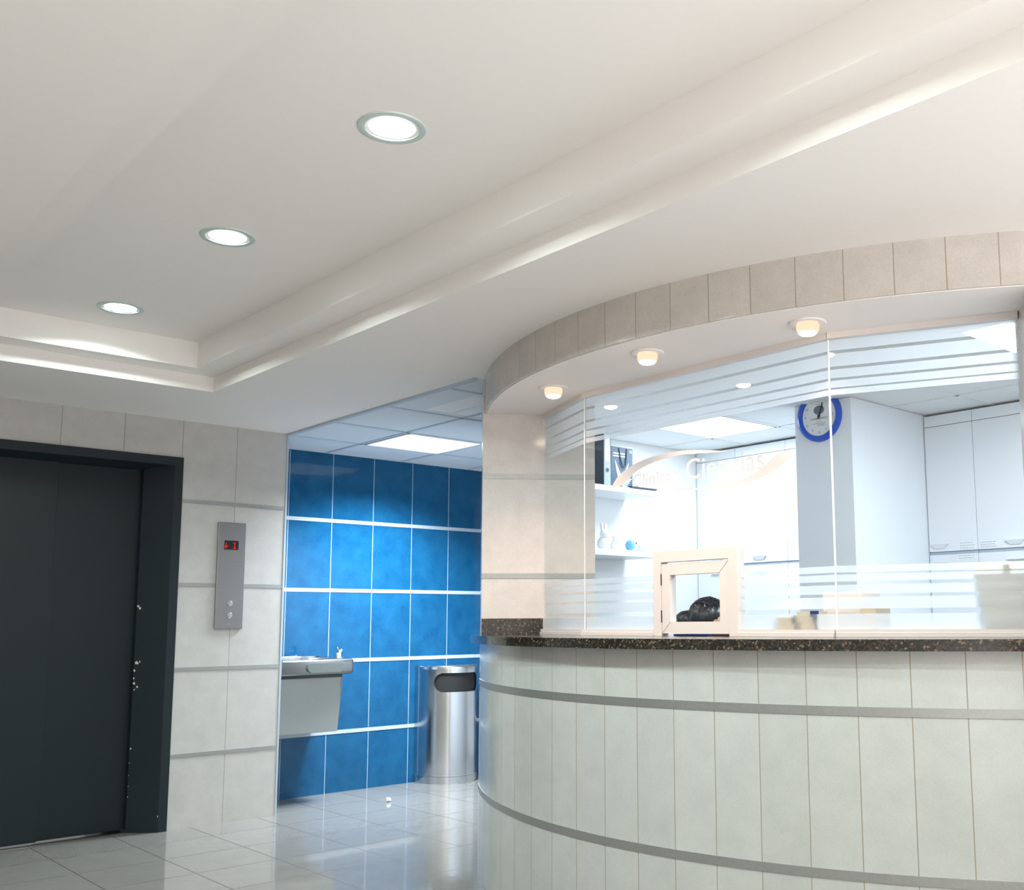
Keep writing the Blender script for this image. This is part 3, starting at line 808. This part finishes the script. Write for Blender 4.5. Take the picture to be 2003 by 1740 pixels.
def office_panel(X, Y, label, power):
    t = thing('ceiling_light_panel', label, 'ceiling light', ((X[0]+X[1])/2, (Y[0]+Y[1])/2, H))
    bm = new_bm(); x0, x1, y0, y1 = X[0]+.003, X[1]-.003, Y[0]+.003, Y[1]-.003
    for a_ in ((x0, x0+.014, y0, y1), (x1-.014, x1, y0, y1), (x0, x1, y0, y0+.014), (x0, x1, y1-.014, y1)): box(bm, *a_, H-.003, H+.03)
    obj('frame', bm, 'white', t)
    bm = new_bm(); box(bm, x0+.014, x1-.014, y0+.014, y1-.014, H+.003, H+.012); obj('diffuser', bm, 'office_lens', t)
    lamp('lamp', 'AREA', ((x0+x1)/2, (y0+y1)/2, H-.004), power, C_OFFICE, t, x1-x0-.05, sy=y1-y0-.05)
office_panel(OLX, OLY, 'square bright office ceiling light seen through the glass above the logo', P_OFFICE)
office_panel(OL2X, OL2Y, 'square office ceiling light above the desk behind the right glass panel', P_OFFICE*2.1)

# column with clock
bm = new_bm(); box(bm, 1.792, 2.95, -3.085, -2.706, 0, H)
struct('wall_column', bm, 'column', 'pale grey square column in the office')
ck = thing('wall_clock', 'round blue-rimmed wall clock on the office column', 'clock', (1.792, -2.882, 2.322))
Mc = frame((1.792, -2.882, 2.322), (0, -1, 0), (0, 0, 1)) @ Matrix.Scale(-1, 4, (0, 0, 1))
Mc = Matrix(((0, 0, -1, 1.792), (-1, 0, 0, -2.882), (0, 1, 0, 2.322), (0, 0, 0, 1)))   # x right as seen, y up, z towards the hall
Mc = Mc @ Matrix.Translation((0, -.0, 0))
RC = .147
bm = new_bm(); lathe(bm, [(.113, .012), (.116, .022), (.128, .030), (.142, .024), (RC, .010), (RC, .0005), (.113, .0005)], Mc, 64)
obj('rim', bm, 'bluep', ck, True)
bm = new_bm(); lathe(bm, [(0, .012), (.1135, .012), (.1135, .002), (0, .002)], Mc, 48)
fc = obj('dial', bm, 'paper', ck)
bm = new_bm()
for h in range(1, 13):
    a_ = rad(90-30*h); s = str(h); wd = .012*len(s)
    obj('numeral', text_bm(s, .021, Mc @ Matrix.Translation((.093*cos(a_)-wd/2, .093*sin(a_)-.007, .0124))), 'greyink', fc)
bm = new_bm()
lathe(bm, [(0, .0126), (.036, .0126), (.036, .0122), (0, .0122)], Mc @ Matrix.Translation((0, .034, 0)) @ Matrix.Diagonal((1, .72, 1, 1)), 32)
ov = obj('emblem', bm, 'greyink', fc); ov['label'] = 'grey oval emblem on the dial'
obj('dial_lettering', text_bm('CLINICOMOCI', .017, Mc @ Matrix.Translation((-.058, -.020, .0124)), width=.116), 'ink', fc)
for i, (w_, yy) in enumerate(((.045, -.032), (.085, -.042), (.05, -.049), (.05, -.056))):
    bm = new_bm(); obox(bm, Mc @ Matrix.Translation((.012 if i > 1 else 0, yy, .0124)), w_/2, .0009, .0002); obj('small_print_line', bm, 'greyink', fc)
bm = new_bm(); obox(bm, Mc @ Matrix.Translation((0, .066, .0124)), .02, .001, .0002); obj('small_print_line', bm, 'greyink', fc)
bm = new_bm()
for a_, L_, w_ in ((rad(90-24), .068, .005), (rad(90-20), .085, .0035)):
    obox(bm, Mc @ Matrix.Rotation(a_, 4, 'Z') @ Matrix.Translation((L_/2-.012, 0, .0145 if w_ > .004 else .0155)), L_/2+.006, w_, .0005)
lathe(bm, [(0, .017), (.009, .017), (.009, .012), (0, .012)], Mc, 16)
obj('hands', bm, 'ink', ck)

# tall cabinets along the back wall
FXC = 2.56
def cabinet(y0, y1, label, hy=None, stickers=()):
    t = thing('tall_cabinet', label, 'cabinet', (FXC+.19, (y0+y1)/2, 0), 'tall white cabinets along the office back wall')
    g = .0015
    bm = new_bm(); box(bm, FXC+.02, 2.949, y0+.0005, y1-.0005, .0, 2.385); obj('carcass', bm, 'melamine', t)
    bm = new_bm(); box(bm, FXC+.003, FXC+.019, y0+g, y1-g, 2.323, 2.388); obj('valance', bm, 'column', t)
    up = obj('door', boxb(FXC, FXC+.018, y0+g, y1-g, 1.572, 2.319, bevel=.001, seg=1), 'melamine', t)
    hy = (y0+y1)/2 if hy is None else hy
    bm = new_bm(); c_ = [(hy-.055, 1.616), (hy+.055, 1.616), (hy+.03, 1.590), (hy-.03, 1.590)]
    a_ = [bm.verts.new((FXC-.001, y, z)) for y, z in c_]; b_ = [bm.verts.new((FXC-.018 if z > 1.6 else FXC-.006, y, z)) for y, z in c_]
    bm.faces.new(a_); bm.faces.new(b_[::-1])
    for i in range(4): bm.faces.new((a_[i], b_[i], b_[(i+1) % 4], a_[(i+1) % 4]))
    obj('handle', bm, 'column', up)
    bm = new_bm(); box(bm, FXC+.008, FXC+.019, y0+g, y1-g, 1.554, 1.570); obj('gap_rail', bm, 'greyspine', t)
    lw = obj('door', boxb(FXC, FXC+.018, y0+g, y1-g, .10, 1.553, bevel=.001, seg=1), 'melamine', t)
    bm = new_bm(); box(bm, FXC-.014, FXC-.0005, hy-.05, hy+.05, 1.506, 1.513); obj('handle', bm, 'column', lw)
    for ya, yb, za, zb, rows in stickers:
        par = up if za > 1.56 else lw
        bm = new_bm(); box(bm, FXC-.0012, FXC-.0004, min(ya, yb), max(ya, yb), za, zb); st = obj('paper_label', bm, 'paper', par)
        bm = new_bm()
        for r_ in range(rows):
            zz = za+(zb-za)*(r_+.5)/rows; yy0, yy1 = min(ya, yb)+.012, max(ya, yb)-.012
            random.seed(int(za*1000)+r_)
            y = yy1
            while y > yy0+.008:
                wd = random.uniform(.006, .02); box(bm, FXC-.0016, FXC-.0011, max(yy0, y-wd), y, zz-.0011, zz+.0011); y -= wd+.004
        # printed lines belong to the label itself
        me_ = obj('print', bm, 'greyink', par)
    return t
cabinet(-1.609, -1.245, 'white tall cabinet in the far left corner of the office, beside the shelves')
cabinet(-2.05, -1.609, 'second white tall cabinet from the left corner, behind the logo', -1.815)
cabinet(-2.50, -2.05, 'white tall cabinet just left of the clock column')
cabinet(-3.397, -3.09, 'white tall cabinet just right of the clock column, with paper labels', -3.163, ((-3.275, -3.39, 1.578, 1.622, 3), (-3.265, -3.385, 1.520, 1.548, 2)))
cabinet(-3.845, -3.397, 'white tall cabinet at the right edge of the glass, one paper label', -3.62, ((-3.402, -3.52, 1.580, 1.618, 3), (-3.40, -3.40, 1.4, 1.4, 0)))
cabinet(-4.29, -3.845, 'white tall cabinet hidden beyond the right edge of the glass')

# shelves on the left office wall
def shelf(z0, z1, label):
    return tag(obj('wall_shelf', boxb(1.02, 1.835, -1.54, -1.241, z0, z1, bevel=.002, seg=1), 'melamine'), label, 'shelf', 'white shelves on the left office wall')
shelf(1.995, 2.032, 'upper white wall shelf carrying the binder and gift bag')
shelf(1.588, 1.628, 'lower white wall shelf carrying small figurines')
ZU, ZLW = 2.032, 1.628
bd = thing('lever_arch_binder', 'slate and grey lever arch binder standing on the upper shelf', 'binder', (1.37, -1.40, ZU))
bm = new_bm(); box(bm, 1.362, 1.366, -1.54, -1.26, ZU, ZU+.335); box(bm, 1.42, 1.424, -1.54, -1.26, ZU, ZU+.335)
obj('cover', bm, 'slateblue', bd)
bm = new_bm(); box(bm, 1.366, 1.42, -1.54, -1.536, ZU, ZU+.335); sp_ = obj('spine', bm, 'greyspine', bd)
bm = new_bm(); lathe(bm, [(0, .001), (.010, .001), (.010, 0), (0, 0)], frame((1.393, -1.540, ZU+.095), (1, 0, 0), (0, 0, 1)), 20); hl = obj('finger_hole', bm, 'black', sp_)
bm = new_bm(); lathe(bm, [(.010, .0015), (.015, .0015), (.015, 0), (.010, 0)], frame((1.393, -1.540, ZU+.095), (1, 0, 0), (0, 0, 1)), 20); obj('hole_ring', bm, 'chrome', sp_)
bm = new_bm(); box(bm, 1.372, 1.414, -1.5412, -1.5402, ZU+.15, ZU+.31); obj('spine_label', bm, 'paper', sp_)
bm = new_bm(); box(bm, 1.368, 1.418, -1.53, -1.27, ZU+.003, ZU+.315); obj('pages', bm, 'paper', bd)
gb = thing('gift_bag', 'blue printed paper gift bag with black cord handle on the upper shelf', 'bag', (1.53, -1.48, ZU))
bm = new_bm(); box(bm, 1.437, 1.635, -1.52, -1.44, ZU, ZU+.262)
bmesh.ops.delete(bm, geom=[f for f in bm.faces if f.calc_center_median().z > ZU+.26], context='FACES')
obj('bag_body', bm, 'paper', gb)
bm = new_bm(); box(bm, 1.445, 1.633, -1.5225, -1.5203, ZU+.002, ZU+.258); pr = obj('printed_front', bm, simple('blue grey print', (.045, .10, .17), .5, var=.35, vscale=14), gb)
bm = new_bm()
for pts in ([(1.475, .175), (1.530, .075), (1.530, .02), (1.515, .02), (1.49, .10)], [(1.600, .165), (1.545, .075), (1.545, .02), (1.56, .02), (1.585, .10)]):
    f_ = [bm.verts.new((x, -1.5232, ZU+z)) for x, z in pts]; b_ = [bm.verts.new((x, -1.5226, ZU+z)) for x, z in pts]
    bm.faces.new(f_); bm.faces.new(b_[::-1])
    for i in range(5): bm.faces.new((f_[i], b_[i], b_[(i+1) % 5], f_[(i+1) % 5]))
for z in (.215, .198): box(bm, 1.46, 1.565, -1.5232, -1.5226, ZU+z-.004, ZU+z+.004)
lathe(bm, [(0, .001), (.010, .001), (.010, .0003), (0, .0003)], frame((1.617, -1.5224, ZU+.236), (1, 0, 0), (0, 0, 1)), 16)
obj('print_shapes', bm, 'paper', pr)
bm = new_bm(); tube(bm, [(1.51, -1.524, ZU+.25), (1.518, -1.527, ZU+.19), (1.535, -1.53, ZU+.135), (1.55, -1.53, ZU+.125), (1.562, -1.53, ZU+.14), (1.572, -1.527, ZU+.19), (1.577, -1.524, ZU+.25)], .003, 8)
obj('cord_handle', bm, 'black', gb, True)
bm = new_bm(); box(bm, 1.60, 1.832, -1.548, -1.33, ZU+.0005, ZU+.010)
tag(obj('black_folder', bm, 'ink'), 'flat black folder lying at the right end of the upper shelf', 'folder')
bm = new_bm(); box(bm, 1.66, 1.80, -1.545, -1.36, ZU+.0105, ZU+.016); tag(obj('paper_sheaf', bm, 'paper'), 'white paper sheaf lying on the flat black folder', 'paper')
pk = thing('flyer_stack', 'loose stack of white and blue flyers between binder and gift bag', 'flyers', (1.36, -1.55, ZU))
random.seed(9)
for i in range(5):
    bm = new_bm(); obox(bm, Matrix.Translation((1.52+.01*i, -1.5325, ZU+.012+.009*i)) @ Matrix.Rotation(rad(8-4*i), 4, 'Y'), .05, .003, .0042)
    obj('flyer', bm, 'greyspine' if i % 2 else 'paper', pk)
# figurines on the lower shelf
def blob(name, label, parts, loc):
    t = thing(name, label, 'figurine', loc)
    for nm, mat, sph in parts:
        bm = new_bm()
        for (x, y, z, r, sc) in sph:
            b2 = new_bm(); bmesh.ops.create_uvsphere(b2, u_segments=20, v_segments=12, radius=r)
            for v in b2.verts: v.co = Vector((v.co.x*sc[0]+x, v.co.y*sc[1]+y, v.co.z*sc[2]+z))+Vector(loc)
            join(bm, b2)
        obj(nm, bm, mat, t, True)
    return t
o1 = (1, 1, 1)
blob('rabbit_figurine', 'white long-eared figurine at the left of the lower shelf', [('body', 'paper', [(0, 0, .045, .045, o1), (0, -.01, .105, .032, o1)]), ('ear', 'pink', [(-.015, 0, .15, .012, (1, .7, 2.4))]), ('ear', 'pink', [(.015, 0, .15, .012, (1, .7, 2.4))])], (1.47, -1.42, ZLW))
blob('seated_figurine', 'white rounded figurine with pink details on the lower shelf', [('body', 'paper', [(0, 0, .035, .036, o1), (0, -.005, .08, .026, o1)]), ('bow', 'pink', [(0, -.028, .055, .012, (1.6, .6, .8))])], (1.575, -1.42, ZLW))
blob('blue_ball_figurine', 'round white and light blue figurine on the lower shelf', [('body', 'paper', [(.01, 0, .042, .042, o1)]), ('stripe', 'toyblue', [(-.012, -.008, .042, .037, (.8, 1, 1))]), ('eye', 'ink', [(.012, -.04, .055, .006, (1, .6, 1.5))])], (1.71, -1.42, ZLW))
blob('green_figurine', 'low pale green figurine at the right end of the lower shelf', [('body', 'toygreen', [(0, 0, .018, .03, (1.2, 1, .6))]), ('head', 'toygreen', [(-.018, -.005, .045, .017, o1)])], (1.795, -1.42, ZLW))

# things on the worktop behind the glass
def carton(x, y, z, L_, dep, h, rot, tilt, label, name='medicine_carton', mat='card'):
    t = thing(name, label, 'box', (x, y, z), 'small cartons behind the glass')
    R_ = Matrix.Translation((x, y, z)) @ Matrix.Rotation(rot, 4, 'Z') @ Matrix.Rotation(tilt, 4, 'Y')
    bm = new_bm(); obox(bm, R_ @ Matrix.Translation((0, 0, h/2)), dep/2, L_/2, h/2); obj('carton_body', bm, mat, t)
    bm = new_bm(); obox(bm, R_ @ Matrix.Translation((-dep/2-.0006, -L_/2+L_*.14, h/2)), .0004, L_*.14, h/2-.001); obj('end_panel', bm, 'cardgrey', t)
    bm = new_bm(); lathe(bm, [(0, .001), (.006, .001), (.006, 0), (0, 0)], R_ @ frame((-dep/2-.001, -L_/2+L_*.14, h*.4), (0, -1, 0), (0, 0, 1)) @ Matrix.Rotation(pi, 4, 'X'), 14); obj('oval_mark', bm, 'paper', t)
    return t
carton(.163, -3.87, ZT+.001, .105, .05, .042, 0, 0, 'lower left beige carton on the worktop behind the glass')
carton(.166, -3.965, ZT+.001, .085, .055, .050, 0, 0, 'beige carton beside the glass joint on the worktop')
t_ = carton(.163, -3.865, ZT+.0435, .085, .05, .036, 0, 0, 'beige carton with grey end stacked on the lower left carton')
t_ = carton(.163, -3.955, ZT+.0515, .100, .05, .040, 0, 0, 'top beige carton with navy flap at the glass joint')
bm = new_bm(); box(bm, .136, .1375, -4.004, -3.968, ZT+.073, ZT+.0935); obj('navy_flap', bm, 'navy', t_)
bm = boxb(.34, .46, -4.06, -3.88, ZT+.0005, ZT+.165, bevel=.004); tag(obj('cream_carton', bm, 'pvc'), 'larger cream carton blurred behind the frosted glass', 'box')
bm = boxb(.30, .40, -4.14, -4.07, ZT+.0005, ZT+.105, bevel=.004); tag(obj('tan_carton', bm, 'card'), 'small tan carton blurred behind the frosted glass, right of the cream one', 'box')
# grey board leaning on the right pane
gbd = thing('document_board', 'grey document board with clip leaning behind the right glass panel', 'board', (.29, -4.62, ZT))
A3, B3, d3, n3 = seg(G3, G4)
s0 = (Vector((.32, -4.54, 0))-A3).dot(d3)
Mb = frame(A3+d3*(s0+.115)+n3*.052+Vector((0, 0, ZT+.002)), d3, (-n3*.12+Vector((0, 0, 1))+d3*(-.13)))
bm = new_bm(); obox(bm, Mb @ Matrix.Translation((0, .115, 0)), .105, .115, .003)
mzb = min(v.co.z for v in bm.verts)
for v in bm.verts: v.co.z += ZT+.0006-mzb
obj('board', bm, 'greyboard', gbd)
bm = new_bm(); obox(bm, Mb @ Matrix.Translation((0, .238, -.002)), .011, .016, .006); obj('clip', bm, 'tan', gbd)
# folders seen through the slot under the hatch
bm = boxb(.17, .33, -3.44, -3.25, ZT+.0004, ZT+.007); tag(obj('blue_folder', bm, 'navy'), 'dark blue folder seen in the slot under the hatch, left half', 'folder')
bm = boxb(.17, .33, -3.61, -3.46, ZT+.0004, ZT+.007); tag(obj('brown_folder', bm, 'brown'), 'dark brown folder seen in the slot under the hatch, right half', 'folder')

# ------------------------------------------------------------------ receptionist on a chair
HC = Vector((.74, -2.975, 1.175))     # head centre
ch = thing('office_chair', 'black office chair behind the desk under the receptionist', 'chair', (.98, -2.98, 0))
obj('seat', boxb(.76, 1.22, -3.21, -2.75, .36, .408, bevel=.02, seg=3), 'black', ch, True)
obj('backrest', boxb(1.21, 1.25, -3.18, -2.78, .52, .88, bevel=.015, seg=3), 'black', ch, True)
bm = new_bm(); box(bm, 1.205, 1.23, -3.0, -2.96, .36, .60); obj('back_support', bm, 'black', ch)
bm = new_bm(); lathe(bm, [(0, .08), (.03, .08), (.03, .36), (0, .36)], Matrix.Translation((.98, -2.98, 0)), 16); obj('gas_column', bm, 'chrome', ch, True)
for i in range(5):
    a_ = 2*pi*i/5+.3; bm = new_bm(); tube(bm, [(.98, -2.98, .09), (.98+.26*cos(a_), -2.98+.26*sin(a_), .06)], .02, 8)
    lg = obj('foot', bm, 'black', ch, True)
    bm = new_bm(); lathe(bm, [(0, -.012), (.028, -.012), (.028, .012), (0, .012)], frame((.98+.26*cos(a_), -2.98+.26*sin(a_), .028), (cos(a_), sin(a_), 0), (0, 0, 1)), 14); obj('caster', bm, 'black', lg, True)
ps = thing('person', 'person with dark pinned-up hair, head bowed, seated behind the service hatch', 'person', (.98, -2.98, .41))
def skinned(name, verts, edges, mat, parent, root=0, sub=2):
    bm = new_bm(); lay = bm.verts.layers.skin.verify(); vs = []
    off = Vector(parent.location)
    for i, (p, r) in enumerate(verts):
        v = bm.verts.new(Vector(p)-off); v[lay].radius = (r, r) if not isinstance(r, tuple) else r; v[lay].use_root = (i == root); vs.append(v)
    for a_, b_ in edges: bm.edges.new((vs[a_], vs[b_]))
    me = bpy.data.meshes.new(name); bm.to_mesh(me); bm.free(); me.materials.append(M[mat])
    o = bpy.data.objects.new(name, me); COL.objects.link(o); o.parent = parent
    o.modifiers.new('skin', 'SKIN').use_smooth_shade = True
    s_ = o.modifiers.new('sub', 'SUBSURF'); s_.levels = sub; s_.render_levels = sub
    return o
bv = [((.99, -2.98, .56), .13), ((.97, -2.98, .70), .125), ((.93, -2.98, .86), .135), ((.88, -2.98, .985), .10), ((.84, -2.98, 1.055), .055), ((.79, -2.96, 1.11), .06), ((.735, -2.942, 1.155), .086), ((.70, -2.940, 1.185), .082)]
be = [(0, 1), (1, 2), (2, 3), (3, 4), (4, 5), (5, 6), (6, 7)]
for s in (-1, 1):
    i0 = len(bv)
    bv += [((.89, -2.98+s*.165, .975), .06), ((.85, -2.98+s*.215, .83), .048), ((.80, -2.98+s*.23, .71), .042), ((.69, -2.98+s*.19, .715), .034), ((.585, -2.98+s*.12, .735), .027), ((.53, -2.98+s*.10, .737), (.034, .018))]
    be += [(3, i0), (i0, i0+1), (i0+1, i0+2), (i0+2, i0+3), (i0+3, i0+4), (i0+4, i0+5)]
    h = i0+5
    for j, (dy, L_) in enumerate(((-.024, .06), (-.008, .072), (.008, .068), (.024, .052))):
        b0 = len(bv); yb = -2.98+s*(.10)+dy
        bv += [((.505-.0, yb, .738), .0085), ((.505-L_*.55, yb-s*.004, .742), .008), ((.505-L_, yb-s*.008, .733), .0065)]
        be += [(h, b0), (b0, b0+1), (b0+1, b0+2)]
    b0 = len(bv); bv += [((.545, -2.98+s*.066, .735), .009), ((.512, -2.98+s*.05, .735), .0075)]
    be += [(h, b0), (b0, b0+1)]
    l0 = len(bv)
    bv += [((.93, -2.98+s*.10, .535), .085), ((.60, -2.98+s*.12, .52), .062), ((.585, -2.98+s*.12, .47), .058), ((.61, -2.98+s*.12, .28), .048), ((.62, -2.98+s*.12, .075), .036), ((.53, -2.98+s*.12, .035), (.034, .028)), ((.47, -2.98+s*.12, .03), (.03, .02))]
    be += [(0, l0), (l0, l0+1), (l0+1, l0+2), (l0+2, l0+3), (l0+3, l0+4), (l0+4, l0+5), (l0+5, l0+6)]
body = skinned('body', bv, be, 'skin', ps)
# blouse follows torso and upper arms
cv = [((.99, -2.98, .56), .145), ((.97, -2.98, .70), .14), ((.93, -2.98, .86), .15), ((.885, -2.98, .98), .112)]
ce = [(0, 1), (1, 2), (2, 3)]
for s in (-1, 1):
    i0 = len(cv); cv += [((.89, -2.98+s*.168, .973), .072), ((.85, -2.98+s*.215, .83), .060)]; ce += [(3, i0), (i0, i0+1)]
skinned('blouse', cv, ce, 'cloth', ps)
tv = [((.985, -2.98, .56), .147)]; te = []
for s in (-1, 1):
    i0 = len(tv); tv += [((.93, -2.98+s*.10, .545), .094), ((.60, -2.98+s*.12, .527), .072), ((.583, -2.98+s*.12, .47), .068), ((.61, -2.98+s*.12, .28), .058), ((.618, -2.98+s*.12, .10), .052)]
    te += [(0, i0), (i0, i0+1), (i0+1, i0+2), (i0+2, i0+3), (i0+3, i0+4)]
skinned('trousers', tv, te, 'trouser', ps)
# face, bowed towards the desk (faces -X and down)
fx = Vector((-.80, 0, -.60)); fu = Vector((-.60, 0, .80)); fr_ = Vector((0, -1, 0))
FC = Vector((.715, -2.940, 1.165))
def fpt(f, u, r): return FC+fx*f+fu*u+fr_*r
bm = new_bm()
tube(bm, [fpt(.085, .02, 0), fpt(.10, -.01, 0), fpt(.104, -.028, 0)], .01, 8, [.007, .011, .012])
obj('nose', bm, 'skin', ps, True)
for s in (-1, 1):
    b2 = new_bm(); bmesh.ops.create_uvsphere(b2, u_segments=12, v_segments=8, radius=.012)
    for v in b2.verts: v.co += fpt(.078, .02, s*.032)
    obj('eye', b2, 'paper', ps, True)
    b2 = new_bm(); bmesh.ops.create_uvsphere(b2, u_segments=12, v_segments=8, radius=.022)
    for v in b2.verts: v.co = Vector((v.co.x*.8, v.co.y*.35, v.co.z*1.3))+fpt(-.005, 0, s*.09)
    obj('ear', b2, 'skin', ps, True)
bm = new_bm(); tube(bm, [fpt(.082, -.055, -.024), fpt(.09, -.053, 0), fpt(.082, -.055, .024)], .005, 8, [.002, .006, .002]); obj('mouth', bm, 'pink', ps, True)
# hair: dome with combed strands and a rolled bun at the left
bm = new_bm()
def hair_shell(cx, cy, cz, rx, ry, rz, groove, n1, phase, amp=.004):
    b2 = new_bm(); bmesh.ops.create_uvsphere(b2, u_segments=64, v_segments=40, radius=1)
    for v in b2.verts:
        d_ = v.co.copy()
        th_ = math.atan2(d_.z, d_.x*groove[0]+d_.y*groove[1])
        a_ = math.atan2(d_.y+.3*d_.z, d_.x+1e-6)
        k_ = 1+amp/.1*(sin(a_*n1+phase+2.2*d_.z)+.6*sin(a_*n1*2.3+phase*2+d_.y*3))
        v.co = Vector((cx+rx*k_*d_.x, cy+ry*k_*d_.y, cz+rz*k_*d_.z))
    join(bm, b2)
hair_shell(.765, -2.925, 1.187, .105, .098, .102, (1, .2), 13, .4, .0035)
hair_shell(.76, -2.800, 1.178, .062, .075, .050, (0, 1), 11, 1.3, .005)
hair_shell(.77, -2.865, 1.185, .075, .06, .070, (0, 1), 9, .7, .005)
random.seed(11)
hcen = Vector((.765, -2.925, 1.187))
for i in range(70):
    # strands swept from the parting over the crown towards the right
    t0 = random.uniform(-1.2, 1.2); pts = []
    for j in range(9):
        ph = .25+2.2*j/8
        d_ = Vector((-.75*sin(ph)*cos(t0)+.35*sin(t0), cos(ph)*.95, max(.05, sin(ph)*.95*cos(t0*.55))))
        d_.normalize(); q_ = random.uniform(.99, 1.035)
        pts.append((hcen.x+.106*q_*d_.x, hcen.y+.099*q_*d_.y, hcen.z+.103*q_*d_.z))
    tube(bm, pts, .0025, 5, [.001+.0022*sin(pi*(j+.5)/9) for j in range(9)])
tube(bm, [(.76, -2.755, 1.20), (.76, -2.735, 1.185), (.76, -2.73, 1.165), (.76, -2.745, 1.145), (.76, -2.77, 1.135)], .0018, 6)
for v in bm.verts:
    pass
hr = obj('hair', bm, 'hair', ps, True); hr['label'] = 'dark combed-back hair with a roll at one side'
